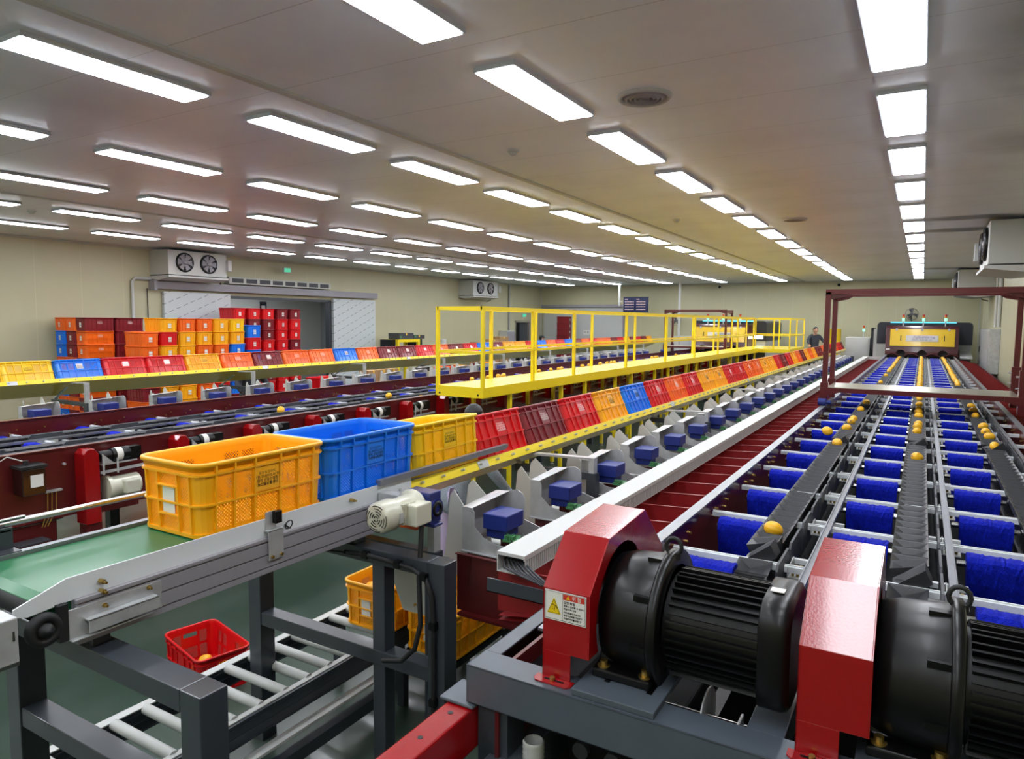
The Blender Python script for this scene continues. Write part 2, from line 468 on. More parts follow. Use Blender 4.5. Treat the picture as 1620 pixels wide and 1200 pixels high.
struct('trim_10', MB().box(-17.1, -12.55, YB - .16, YB - .02, 3.17, 3.29).box(-12.63, -12.57, YB - .12, YB - .01, 0, 3.17), W['alu_matte'])
struct('door_4', MB().box(XL - .14, XL - .1, 29.95, 30.72, 0, 2.36), W['grey'])
struct('trim_11', MB().box(XL - .16, XL + .02, 29.3, 29.38, 0, 2.45).box(XL - .16, XL + .02, 30.72, 30.8, 0, 2.45).box(XL - .16, XL + .02, 29.3, 30.8, 2.38, 2.47), W['stainless'])

# ---------------------------------------------------------------- ceiling lights: each one a thing with frame and diffuser
LX, LDX, LY, LDY, LW_, LL = -0.08, 2.43, 4.22, 1.929, 0.307, 1.319
lf = MB(); w, l = LW_ / 2 + .014, LL / 2 + .014
lf.box(-w, -w + .016, -l, l, -.034, 0).box(w - .016, w, -l, l, -.034, 0).box(-w, w, -l, -l + .016, -.034, 0).box(-w, w, l - .016, l, -.034, 0).box(-w, w, -l, l, -.012, 0)
lf_me = lf.mesh('light_frame'); lf_me.materials.append(W['lamp_frame'])
ld_me = MB().box(-w + .016, w - .016, -l + .016, l - .016, -.042, -.012).mesh('light_diffuser'); ld_me.materials.append(W['lamp'])
proto = None
for i in range(7):
    for j in range(-4, 14):
        loc = (LX - LDX * i - LW_ / 2, LY + LDY * j + LL / 2, CEIL)
        lab = '%s ceiling light panel from the back wall in the %s row from the right wall' % (nth(14 - j), nth(i + 1))
        if proto is None:
            proto = thing('ceiling_light', lab, 'ceiling light', loc, 'flat light panels on the ceiling')
            link('frame', lf_me, None, proto); link('diffuser', ld_me, None, proto)
        else: clone(proto, loc, label=lab)

for k_, (x, y) in enumerate(((-18.6, 13.0), (-18.6, 15.6), (-20.4, 12.0), (-20.4, 14.4), (-20.4, 16.8), (-22.5, 13.0), (-22.5, 15.6), (-22.8, 18.5), (-18.9, 18.6))):  # unseen panels, added only to brighten the storeroom interior
    clone(proto, (x, y, 3.6), label='%s added unseen light panel brightening the storeroom beyond the sliding door' % nth(k_ + 1), group='added unseen storeroom light panels')

def air_vent(x, y, r, lab):
    t = thing('ceiling_vent', lab, 'vent', (x, y, CEIL))
    m = MB()
    m.lathe((x, y, CEIL), (0, 0, -1), [(r, 0), (r, .012), (r * .9, .03), (r * .84, .02), (r * .82, 0)], 40)
    part('rim', m, W['offwhite'], t)
    c = MB()
    for k in range(4):
        q = r * (.78 - .19 * k); c.lathe((x, y, CEIL), (0, 0, -1), [(q, .004), (q, .012), (q * .86, .03), (q * .8, .03), (q * .84, .004)], 36)
    c.lathe((x, y, CEIL), (0, 0, -1), [(r * .8, .003), (0, .003)], 36)
    part('cone_ring', c, W['alu_matte'], t)
air_vent(-1.99, 5.38, .215, 'large round ceiling vent near the camera, left of the rightmost light row')
air_vent(-1.98, 12.8, .2, 'small looking round ceiling vent farther back along the same panels')
for x, y, lab in [(-3.78, 6.37, 'white smoke detector on the ceiling beside the seam strip, nearest of four'), (-13.02, 6.06, 'smoke detector on the ceiling above the crate stacks by the left wall'),
                  (-3.78, 11.95, 'smoke detector on the ceiling halfway along the second light row'), (-12.07, 16.2, 'smoke detector on the ceiling in front of the sliding door')]:
    t = thing('smoke_detector', lab, 'smoke detector', (x, y, CEIL), 'ceiling smoke detectors')
    part('base', MB().lathe((x, y, CEIL), (0, 0, -1), [(.062, 0), (.062, .018), (.055, .024), (0, .024)], 20), W['white'], t)
    part('sensor_cap', MB().lathe((x, y, CEIL), (0, 0, -1), [(.042, .024), (.04, .045), (.03, .055), (0, .056)], 20), W['offwhite'], t)

# ---------------------------------------------------------------- coolers
def cooler(c, ax, L, D, hgt, nf, lab, group):
    """unit cooler: c = middle of the wall side at the top, ax = direction the fans blow (+1 / -1 along X)"""
    x0, y0, z1 = c
    t = thing('unit_cooler', lab, 'cooler', (x0, y0, z1 - hgt), group)
    xs = sorted((x0, x0 + ax * D)); xf = x0 + ax * D
    part('housing', MB().box(xs[0], xs[1], y0 - L / 2, y0 + L / 2, z1 - hgt, z1), W['offwhite'], t, .008)
    dp = MB(); dp.prism([(x0 + ax * .05, z1 - hgt - .1), (x0 + ax * D * .5, z1 - hgt - .14), (xf + ax * .05, z1 - hgt - .07), (xf + ax * .05, z1 - hgt - .02), (x0 + ax * .05, z1 - hgt - .03)], 'y', y0 - L / 2 - .02, y0 + L / 2 + .02)
    part('drip_tray', dp, W['white'], t)
    for k in range(nf):
        fy = y0 + (k - (nf - 1) / 2) * L / nf * .82 - .05; fz = z1 - hgt * .48; r = hgt * .36
        rg = MB(); rg.lathe((xf, fy, fz), (ax, 0, 0), [(r * 1.12, 0), (r * 1.12, .03), (r * 1.02, .06), (r * .96, .02), (r * .96, 0)], 32)
        f = part('fan', rg, W['black'], t)
        bl = MB(); bl.lathe((xf, fy, fz), (ax, 0, 0), [(r * .96, .004), (0, .004)], 24)
        part('opening', bl, W['black'], f)
        bb = MB()
        for q in range(6):
            a = q * PI / 3
            d = Vector((0, math.cos(a), math.sin(a))); e = Vector((0, -math.sin(a), math.cos(a))); o = Vector((xf + ax * .022, fy, fz))
            bb.add([o + d * r * .2 - e * .03, o + d * r * .9 - e * .09 + Vector((ax * .02, 0, 0)), o + d * r * .9 + e * .06, o + d * r * .2 + e * .03], [(0, 1, 2, 3)])
        part('blade', bb, W['alu_matte'], f)
        gd = MB()
        for q in range(4): gd.lathe((xf + ax * .05, fy, fz), (ax, 0, 0), [(r * (.25 + .22 * q), 0), (r * (.25 + .22 * q) + .006, .003), (r * (.25 + .22 * q), .006)], 24)
        gd.lathe((xf + ax * .05, fy, fz), (ax, 0, 0), [(.06, 0), (.055, .012), (0, .014)], 16)
        part('guard', gd, W['alu_matte'], f)
    part('terminal_box', MB().box(*sorted((xf - ax * .04, xf + ax * .1)), y0 + L / 2 - .02, y0 + L / 2 + .1, z1 - hgt * .72, z1 - hgt * .25), W['white'], t, .01)
    pp = MB().tube([(x0 + ax * .3, y0 + L / 2, z1 - hgt * .6), (x0 + ax * .25, y0 + L / 2 + .2, z1 - hgt * .7), (x0 + ax * .2, y0 + L / 2 + .24, z1 - hgt - .15), (x0 + ax * .02, y0 + L / 2 + .26, z1 - hgt - .2)], .02, 8)
    part('refrigerant_pipe', pp, W['rubber'], t)
G = 'unit coolers under the ceiling'
cooler((XL, 11.55, 4.17), 1, 1.7, .8, .62, 2, 'white two-fan unit cooler high on the left wall above the sliding door', G)
cooler((XL, 25.5, 4.15), 1, 2.0, .75, .62, 2, 'white two-fan unit cooler on the far part of the left wall', G)
cooler((XR, 15.0, 4.18), -1, 2.0, .98, .72, 2, 'large grey-white unit cooler hanging nearest on the right wall', G)
cooler((XR, 27.0, 4.18), -1, 2.0, .98, .72, 2, 'smaller looking unit cooler far back on the right wall', G)

t = thing('air_curtain', 'long white air curtain with dark grilles above the sliding door', 'air curtain', (XL, 14.85, 3.43))
part('housing', MB().box(XL, XL + .24, 12.9, 16.82, 3.43, 3.63), W['offwhite'], t, .01)
for k in range(8): part('grille', MB().box(XL + .24, XL + .247, 13.0 + .478 * k, 13.38 + .478 * k, 3.47, 3.59), W['plate'], t)
t = thing('exit_sign', 'small green exit sign hung from the ceiling above the air curtain', 'exit sign', (XL + .3, 14.92, 3.87))
part('case', MB().box(XL + .27, XL + .33, 14.78, 15.06, 3.86, 4.02), W['white'], t)
part('lit_face', MB().box(XL + .33, XL + .334, 14.8, 15.04, 3.88, 4.0), W['exit_green'], t)
part('hanger', MB().cyl((XL + .3, 14.92, 4.02), (XL + .3, 14.92, CEIL), .012, n=8), W['white'], t)
t = thing('exit_sign', 'exit sign on the left wall above the far dark doorway', 'exit sign', (XL, 30.1, 2.65))
part('case', MB().box(XL, XL + .05, 29.95, 30.35, 2.64, 2.82), W['white'], t)
part('lit_face', MB().box(XL + .05, XL + .054, 29.98, 30.32, 2.66, 2.8), W['exit_green'], t)

# conduits and boxes on the walls
def pipe(pts, r, m, lab, name='wall_conduit'):
    solo(name, MB().tube(pts, r, 10), m, lab, 'pipe', pts[0])
pipe([(XL + .06, 10.2, 0.1), (XL + .06, 10.2, 3.36), (XL + .06, 10.28, 3.44), (XL + .06, 11.4, 3.44)], .04, W['offwhite'], 'cream pipe climbing the left wall just before the sliding door')
pipe([(XL + .04, 10.6, 0.1), (XL + .04, 10.6, 3.2)], .012, W['rubber'], 'thin dark cable down the left wall beside the cream pipe')
pipe([(XL + .06, 28.65, 0.1), (XL + .06, 28.65, 4.15)], .035, W['alu_matte'], 'grey conduit on the left wall beside the far dark doorway')
pipe([(XR - .05, 24.6, 2.4), (XR - .05, 24.6, 4.15)], .035, W['white'], 'left white conduit above the wall cabinet on the right wall')
pipe([(XR - .05, 23.5, 2.4), (XR - .05, 23.5, 4.15)], .05, W['white'], 'right white conduit above the wall cabinet on the right wall')
pipe([(-9.0, 29.2, 0.1), (-9.0, 29.2, 4.2)], .05, W['white'], 'white post rising to the ceiling left of the far maroon frame', 'post')
t = thing('electrical_cabinet', 'grey steel electrical cabinet on the right wall', 'cabinet', (XR - .25, 25.2, 1.1))
part('body', MB().box(XR - .25, XR - .002, 23.3, 26.9, 1.1, 2.33), W['steel'], t, .006)
part('door', MB().box(XR - .27, XR - .25, 23.35, 26.85, 1.14, 2.29), W['steel'], t, .004)
part('handle', MB().box(XR - .29, XR - .27, 26.6, 26.66, 1.6, 1.78), W['black'], t)
for k in range(4): part('cable_duct', MB().cyl((XR - .12, 23.8 + .7 * k, 0.05), (XR - .12, 23.8 + .7 * k, 1.1), .05, n=10), W['offwhite'], t)
t = thing('switch_box', 'small white switch box on the right wall near the maroon frame', 'switch box', (XR - .06, 16.1, 2.1))
part('case', MB().box(XR - .09, XR, 16.0, 16.3, 2.05, 2.3), W['white'], t, .01)
part('lever', MB().box(XR - .12, XR - .09, 16.12, 16.18, 2.12, 2.24), W['plate'], t)

# hanging screen, wall fans, cameras
t = thing('display_screen', 'dark blue hanging display screen before the back wall', 'screen', (-11.46, 30.5, 2.92))
part('bezel', MB().box(-12.06, -10.86, 30.5, 30.56, 2.9, 3.6), W['black'], t, .006)
part('panel', MB().box(-12.04, -10.88, 30.494, 30.5, 2.92, 3.58), W['screen'], t)
part('pole', MB().cyl((-12.3, 30.6, 3.2), (-12.3, 30.6, CEIL), .05, n=12).bar((-12.3, 30.58, 3.4), (-11.4, 30.58, 3.4), .05), W['white'], t)
sx = MB()
for c in (0, 1):
    for r in range(5):
        for k in range(6 if r else 2):
            x = -11.98 + .56 * c + .075 * k; z = 3.48 - .115 * r
            sx.box(x, x + .055, 30.491, 30.494, z, z + .03)
off = OFF[t.name]; part('screen_text', sx, W['screen_text'], t)
def wall_fan(x, y, z, ax, lab):
    t = thing('wall_fan', lab, 'fan', (x, y, z))
    d = Vector(ax)
    c = MB()
    for k in range(4): c.lathe((x, y, z), d, [(.06 + .055 * k, .12 - .018 * k), (.066 + .055 * k, .123 - .018 * k), (.06 + .055 * k, .126 - .018 * k)], 24)
    c.lathe((x, y, z), d, [(.235, .02), (.245, .05), (.235, .08)], 28)
    for k in range(8):
        a = k * PI / 4; e = d.orthogonal().normalized(); g = d.cross(e); q = e * math.cos(a) + g * math.sin(a)
        c.bar(Vector((x, y, z)) + d * .125, Vector((x, y, z)) + d * .06 + q * .235, .006)
    part('guard', c, W['alu_matte'], t)
    b = MB(); e = d.orthogonal().normalized(); g = d.cross(e); o = Vector((x, y, z)) + d * .06
    for k in range(3):
        a = k * 2 * PI / 3; q = e * math.cos(a) + g * math.sin(a); s_ = d.cross(q)
        b.add([o + q * .04 - s_ * .04, o + q * .2 - s_ * .1 + d * .03, o + q * .2 + s_ * .07, o + q * .04 + s_ * .04], [(0, 1, 2, 3)])
    part('blade', b, W['plate'], t)
    part('motor', MB().cyl(o - d * .16, o - d * .02, .06, n=14).bar(o - d * .12, (x, YB, z - .25), .04), W['plate'], t)
wall_fan(-9.85, 31.5, 2.55, (.2, -1, 0), 'grey wall fan on the back wall beside the far maroon frame')
wall_fan(-0.42, 31.5, 2.85, (.35, -.9, .3), 'grey wall fan on the back wall above the dark sorting cabinet')
for x, lab in ((-3.1, 'small black dome camera at the top of the back wall, right one'), (-8.0, 'small black dome camera at the top of the back wall, left one')):
    t = thing('security_camera', lab, 'camera', (x, YB - .1, CEIL - .15))
    part('mount', MB().box(x - .03, x + .03, YB - .1, YB, CEIL - .16, CEIL - .06), W['white'], t)
    part('dome', MB().ball((x, YB - .14, CEIL - .17), .06, n=12, k=8), W['black'], t)
s = solo('paper_sign', MB().box(-14.72, -14.38, YB - .1, YB - .092, 1.8, 2.02), W['paper'], 'white paper sign with black letters on the far white door', 'sign', (-14.55, YB - .1, 1.9))
text('비 품', .13, s, W['ink'], face_mtx((0, -.002, 0.01), (1, 0, 0), (0, 0, 1)))
b = solo('poster', MB().box(-21.79, -21.77, 17.9, 18.2, 2.3, 3.1), W['navy'], 'tall narrow poster on the storeroom wall beyond the sliding door', 'poster', (-21.78, 18.05, 2.7))
part('white_panel', MB().box(-21.77, -21.765, 17.96, 18.14, 2.36, 2.95), W['paper'], b)
# ---------------------------------------------------------------- plastic crates
CL, CW, CH = 0.66, 0.40, 0.295
def rrect(hx, hy, r, z, n=5):
    out = []
    for cx, cy, a0 in ((hx - r, hy - r, 0), (-hx + r, hy - r, 90), (-hx + r, -hy + r, 180), (hx - r, -hy + r, 270)):
        for i in range(n):
            a = math.radians(a0 + 90 * i / (n - 1)); out.append((cx + r * math.cos(a), cy + r * math.sin(a), z))
    return out
def loft(mb, loops, mi=0, smooth=False, closed=False):
    n = len(loops[0]); vs = [p for l in loops for p in l]; k = len(loops)
    fs = [(j * n + i, j * n + (i + 1) % n, ((j + 1) % k) * n + (i + 1) % n, ((j + 1) % k) * n + i) for j in range(k if closed else k - 1) for i in range(n)]
    return mb.add(vs, fs, mi, smooth)
def hx_(z): return 0.183 + 0.011 * z / CH
def hy_(z): return 0.313 + 0.011 * z / CH
def wall_loop(z, d): return rrect(hx_(z) + d, hy_(z) + d, .05 + d, z)
def crate_body():
    m = MB()
    z0, z1 = 0.012, CH - .012
    loft(m, [wall_loop(z0, 0), wall_loop(z1, 0)], 1)
    loft(m, [wall_loop(z1, -.004), wall_loop(z0, -.004)], 1)
    b = wall_loop(z0, -.004); m.add(b, [tuple(range(len(b)))], 0)
    b = wall_loop(0.004, 0); m.add(b, [tuple(range(len(b) - 1, -1, -1))], 0)
    for z, hgt, d in ((0.0, .014, .009), (.123, .008, .010), (.243, .008, .010)):      # ledges right round
        loft(m, [wall_loop(z, -.001), wall_loop(z, d), wall_loop(z + hgt, d), wall_loop(z + hgt, -.001)], 0)
    for y in (.0655, .1635, .25):
        for sy in (-1, 1):
            for sx in (-1, 1):
                m.prism([(sx * (hx_(.01) - .002), .01), (sx * (hx_(.01) + .009), .01), (sx * (hx_(.25) + .009), .25), (sx * (hx_(.25) - .002), .25)], 'y', sy * y - .004, sy * y + .004)
    for x in (.063, .138):
        for sx in (-1, 1):
            for sy in (-1, 1):
                m.prism([(sy * (hy_(.01) - .002), .01), (sy * (hy_(.01) + .009), .01), (sy * (hy_(.25) + .009), .25), (sy * (hy_(.25) - .002), .25)], 'x', sx * x - .004, sx * x + .004)
    for sx in (-1, 1): m.box(*sorted((sx * (hx_(.19) - .001), sx * (hx_(.19) + .004))), -.06, .06, .135, .24)
    for sy in (-1, 1):
        for z in (.075, .19): m.box(-.063, .063, *sorted((sy * (hy_(z) - .001), sy * (hy_(z) + .014))), z, z + .006)
    return m.mesh('crate_body')
def crate_rim():
    m = MB()
    loft(m, [wall_loop(CH - .034, 0), wall_loop(CH - .034, .002), wall_loop(CH - .018, .003), wall_loop(CH - .017, .012), wall_loop(CH - .005, .013), wall_loop(CH, .009), wall_loop(CH, -.001), wall_loop(CH - .006, -.005), wall_loop(CH - .034, -.004)], 0, True)
    for y in (.0655, .1635, .25):
        for sy in (-1, 1):
            for sx in (-1, 1): m.box(*sorted((sx * (hx_(.27) + .0), sx * (hx_(.27) + .0125))), sy * y - .004, sy * y + .004, .248, CH - .01)
    return m.mesh('crate_rim')
BODY_ME, RIM_ME = crate_body(), crate_rim()
LABEL_ME = MB().box(-.038, .038, -.0012, .0012, -.052, .052).mesh('crate_paper_label'); LABEL_ME.materials.append(W['paper'])
CTEXT = '월항농협APC\nTEL.054)932-0171\n참외 공동선별장\n농산물유통센터'
for me, n in ((BODY_ME, 2), (RIM_ME, 1)):
    for _ in range(n): me.materials.append(None)
def color_slots(o, mats):
    for s, m in zip(o.material_slots, mats): s.link = 'OBJECT'; s.material = m
def crate(col, mtx, label, group=None, perf=True, lettering=True, card=False, patch=False):
    o = bpy.data.objects.new('plastic_crate', BODY_ME); COL.objects.link(o)
    color_slots(o, (CM[col], CP[col] if perf else CM[col]))
    o.matrix_world = mtx
    tag(o, label, 'crate', group)
    r = bpy.data.objects.new('rim', RIM_ME); COL.objects.link(r); r.parent = o
    color_slots(r, (CM[col],))
    if lettering:
        ink = W['ink'] if col in ('yellow', 'lemon', 'blue') else W['inkw']
        text(CTEXT, .0165, o, ink, face_mtx((hx_(.19) + .0045, 0, .187), (0, 1, 0), (-.03, 0, 1)))
        if patch:
            p = link('sticker', STICK_ME, None, o)
    if card:
        for sy in ((-1,) if card == 1 else (1,) if card == 2 else (-1, 1)):
            c = link('paper_label', LABEL_ME, None, o, (0, sy * (hy_(.13) + .003), .135))
    return o
STICK_ME = MB().box(hx_(.19) + .0035, hx_(.19) + .0042, -.045, .045, .15, .225).mesh('crate_sticker'); STICK_ME.materials.append(W['inkw'])
def at(x, y, z, rz=0.0, rx=0.0, ry=0.0):
    return Matrix.Translation((x, y, z)) @ Matrix.Rotation(rz, 4, 'Z') @ Matrix.Rotation(ry, 4, 'Y') @ Matrix.Rotation(rx, 4, 'X')
CN = {'yellow': 'yellow', 'lemon': 'yellow', 'blue': 'blue', 'red': 'red', 'maroon': 'maroon', 'orange': 'orange'}
K = {'Y': 'yellow', 'L': 'lemon', 'B': 'blue', 'R': 'red', 'M': 'maroon', 'O': 'orange'}

# crates on the green belt
crate('yellow', at(-2.665, 2.045, 1.556) @ Matrix.Scale(1.05, 4), 'yellow perforated crate standing upright nearest on the green belt', None, card=3)
crate('blue', at(-2.665, 2.75, 1.556) @ Matrix.Scale(1.05, 4), 'blue perforated crate standing upright on the green belt behind the yellow one', None, card=3)

# crates tilted back on the two slides
ALPHA = math.radians(27)
def slide_matrix(px, pz, a, y):
    """crate whose lower long edge rests on the pivot line (px, pz), leaning back by a"""
    b = Matrix.Translation((px, y, pz)) @ Matrix.Rotation(-a, 4, 'Y')
    return b @ Matrix.Translation((-CW / 2 - .004, 0, 0.006))
S1X, S1Z = -2.455, 1.525
S2X, S2Z = -10.08, 1.60
SEQ1 = 'YRMRYBRORYYRROOYYRMRYOMYOYMMORMRMORRM'
SEQ2 = 'YBRRYOMOOBOMMROMRBMYYRBORBMOROOMRYMRMY'
GS1, GS2 = 'crates leaning on the near crate slide', 'crates leaning on the far crate slide'
for i, k in enumerate(SEQ1):
    a = ALPHA if i > 1 else math.radians((6, 22)[i])
    y = 3.10 + .345 + .685 * i
    crate(K[k] if k != 'Y' or i else 'lemon', slide_matrix(S1X, S1Z + (.012 if i == 0 else 0), a, y) @ Matrix.Scale(1.03, 4), '%s crate, %s from the near end of the slide beside the green belt' % (CN[K[k]], nth(i + 1)), GS1, perf=i < 14, lettering=i < 16)
for i, k in enumerate(SEQ2):
    y = 4.27 + .33 + .656 * i
    crate(K[k] if k != 'Y' or i % 3 else 'lemon', slide_matrix(S2X, S2Z, ALPHA, y) @ Matrix.Scale(.985, 4), '%s crate, %s from the near end of the slide before the stacks' % (CN[K[k]], nth(i + 1)), GS2, perf=i < 8, lettering=i < 20, patch=k in 'BRM' and i < 20)

# crates and melons by the roller conveyor
crate('yellow', at(-3.03, 3.6, .445), 'yellow crate of melons standing on the roller conveyor', None, card=1)
crate('yellow', at(-2.57, 3.66, .36, 0, 0, math.radians(2)), 'yellow crate full of melons under the nearest chute', None, card=1)
crate('red', at(-4.12, 2.88, .0, math.radians(77)) @ Matrix.Scale(.89, 4), 'bright red crate with three melons on the green floor', None, card=0)

# stacks by the left wall
def stack(face, y0, cols, w, rows, lab, group, turn, base=.08, skip=0, jit=.012):
    """cols: list of strings of colour letters from the top down; remaining rows reuse the letters"""
    for c, s in enumerate(cols):
        for r in range(rows[c]):
            k = s[r] if r < len(s) else s[(r * 2 + c) % len(s)]
            z = base + (rows[c] - 1 - r) * .2955
            y = y0 + c * w + w / 2
            name = '%s crate, %s from the top, %s column of the %s' % (CN[K[k]], nth(r + 1), nth(c + 1), lab)
            x = face - (CL / 2 if turn else CW / 2)
            crate(K[k], at(x + random.uniform(-jit, jit), y, z, (-PI / 2 if turn else 0)), name, group, perf=False, lettering=not turn and r < 3, card=2 if turn else 1)
G3 = 'stacked crates along the left wall'
stack(-15.7, 8.24, ['MOO', 'MMM'], .69, [8, 8], 'double stack by left wall', G3, False)
stack(-16.14, 8.24, ['OMM'], .69, [8], 'stack behind the double stack', G3, False)
stack(-16.57, 8.24, ['OBB'], .69, [8], 'stack against the left wall', G3, False)
stack(-14.0, 8.47, ['OOMOMO'], .435, [7], 'low front stack', G3, True)
stack(-14.0, 8.91, ['YRYMOYRO', 'OYYOOY', 'OYOOMO', 'YYOMYR', 'LYBOMB'], .435, [8, 8, 8, 8, 8], 'tall front stacks', G3, True)
stack(-14.0, 11.13, ['BRBRMR'], .435, [7], 'front stack with blue top', G3, True, .22)
stack(-16.0, 12.25, ['RMMMRM', 'RMMRMR', 'RMMRRM', 'MRRRMR', 'MRRMRR'], .49, [9, 9, 9, 9, 9], 'red stacks at the door', G3, True)
stack(-14.9, 30.55, ['MMMMMMMMM'], .42, [9], 'maroon stack at back wall', 'maroon crates by the far door', True, .03)
stack(-20.6, 17.3, ['MOM', 'MYO'], .5, [4, 4], 'storeroom stack', 'crates in the storeroom', True)
stack(-13.2, 12.75, ['RR', 'RR'], .45, [3, 3], 'low red pile', 'low red crates behind the far slide', True, .05)
stack(-12.7, 17.6, ['OM', 'MY', 'YO'], .46, [3, 3, 3], 'low mixed pile', 'low mixed crates behind the far slide', True, .1)
stack(-12.7, 19.8, ['MY', 'YO'], .46, [3, 3], 'second low pile', 'low mixed crates behind the far slide', True, .1)

def pallet(x0, x1, y0, y1, h, lab):
    t = thing('pallet', lab, 'pallet', ((x0 + x1) / 2, (y0 + y1) / 2, 0), 'pallets under the crate stacks')
    d = MB(); n = max(3, int((y1 - y0) / .16)); w = (y1 - y0) / n
    for k in range(n): d.box(x0, x1, y0 + w * k, y0 + w * k + w * .8, h - .022, h)
    part('deck', d, W['grey'], t)
    part('runner', MB().box(x0, x0 + .1, y0, y1, 0, h - .022).box((x0 + x1) / 2 - .05, (x0 + x1) / 2 + .05, y0, y1, 0, h - .022).box(x1 - .1, x1, y0, y1, 0, h - .022), W['grey'], t)
pallet(-17.0, -15.66, 8.22, 9.64, .08, 'grey pallet under the stacks by the left wall')
pallet(-14.75, -13.95, 8.45, 11.10, .08, 'grey pallet under the front stacks')
pallet(-14.75, -13.95, 11.12, 11.58, .22, 'grey pallet under the front stack with a blue top')
pallet(-16.75, -15.95, 12.24, 14.74, .08, 'grey pallet under the red stacks at the door')
pallet(-21.3, -20.5, 17.28, 18.35, .08, 'grey pallet in the storeroom')
pallet(-13.5, -12.6, 17.58, 19.0, .1, 'grey pallet under the low mixed crates')
pallet(-13.5, -12.6, 19.78, 20.74, .1, 'grey pallet under the far low mixed crates')
pallet(-13.95, -13.1, 12.73, 13.68, .05, 'grey pallet under the low red crates')
pallet(-15.7, -14.8, 30.5, 31.0, .03, 'grey pallet under the maroon stack at the far door')
# ---------------------------------------------------------------- melon sorting lines
PITCH, BY0 = 0.737, 3.085
YF, YE = 1.62, 26.2            # front and rear end of a sorting line
LANES = (-0.60, 0.0, 0.575)
BRX = ((-0.90, -0.672), (-0.345, -0.088), (0.223, 0.48))
NB = 32
ZB = 1.40                      # rim height of the buckets
def bucket_mesh():
    m = MB(); a, b = .074, .060
    o = [(-a, -b, 0), (a, -b, 0), (a, b, 0), (-a, b, 0)]
    i = [(-a + .008, -b + .006, -.004), (a - .008, -b + .006, -.004), (a - .008, b - .006, -.004), (-a + .008, b - .006, -.004)]
    lo = [(-.02, -.028, -.034), (.035, -.034, -.034), (.035, .034, -.034), (-.02, .03, -.034)]
    u = [(-a + .014, -b + .012, -.062), (a - .014, -b + .012, -.062), (a - .014, b - .012, -.062), (-a + .014, b - .012, -.062)]
    vs = o + i + lo + u
    fs = [(0, 1, 5, 4), (1, 2, 6, 5), (2, 3, 7, 6), (3, 0, 4, 7), (4, 5, 9, 8), (5, 6, 10, 9), (6, 7, 11, 10), (7, 4, 8, 11), (8, 9, 10, 11), (1, 0, 12, 13), (2, 1, 13, 14), (3, 2, 14, 15), (0, 3, 15, 12), (15, 14, 13, 12)]
    m.add(vs, fs); m.box(-.03, .03, -.012, .012, -.10, -.055)
    return m.mesh('bucket')
BUCKET_ME = bucket_mesh(); BUCKET_ME.materials.append(W['bucket'])
def brush_mesh(w):
    """standing pad of bristles: domed upright pad, slightly flared towards its top"""
    m = MB(); rnd = random.Random(3); n, k = 26, 14
    prof = [(-.055, -.20), (-.075, -.12), (-.08, -.05), (-.072, -.02), (-.05, -.004), (-.015, 0), (.03, -.006), (.055, -.03), (.07, -.09), (.06, -.20)]
    loops = []
    for i in range(n + 1):
        u = (i / n - .5)
        loops.append([((u * w * (0.93 + .07 * (z + .2) / .2)) + rnd.uniform(-.001, .001), y + rnd.uniform(-.003, .003), z + rnd.uniform(-.0035, .0035)) for y, z in prof])
    p = len(prof); vs = [q for l in loops for q in l]
    m.add(vs, [(i * p + j, i * p + (j + 1) % p, (i + 1) * p + (j + 1) % p, (i + 1) * p + j) for i in range(n) for j in range(p)], 0, False)
    m.add(loops[0], [tuple(range(p - 1, -1, -1))]); m.add(loops[-1], [tuple(range(p))])
    return m.mesh('brush')
BRUSH_ME = brush_mesh(.248); BRUSH_ME.materials.append(W['brush'])

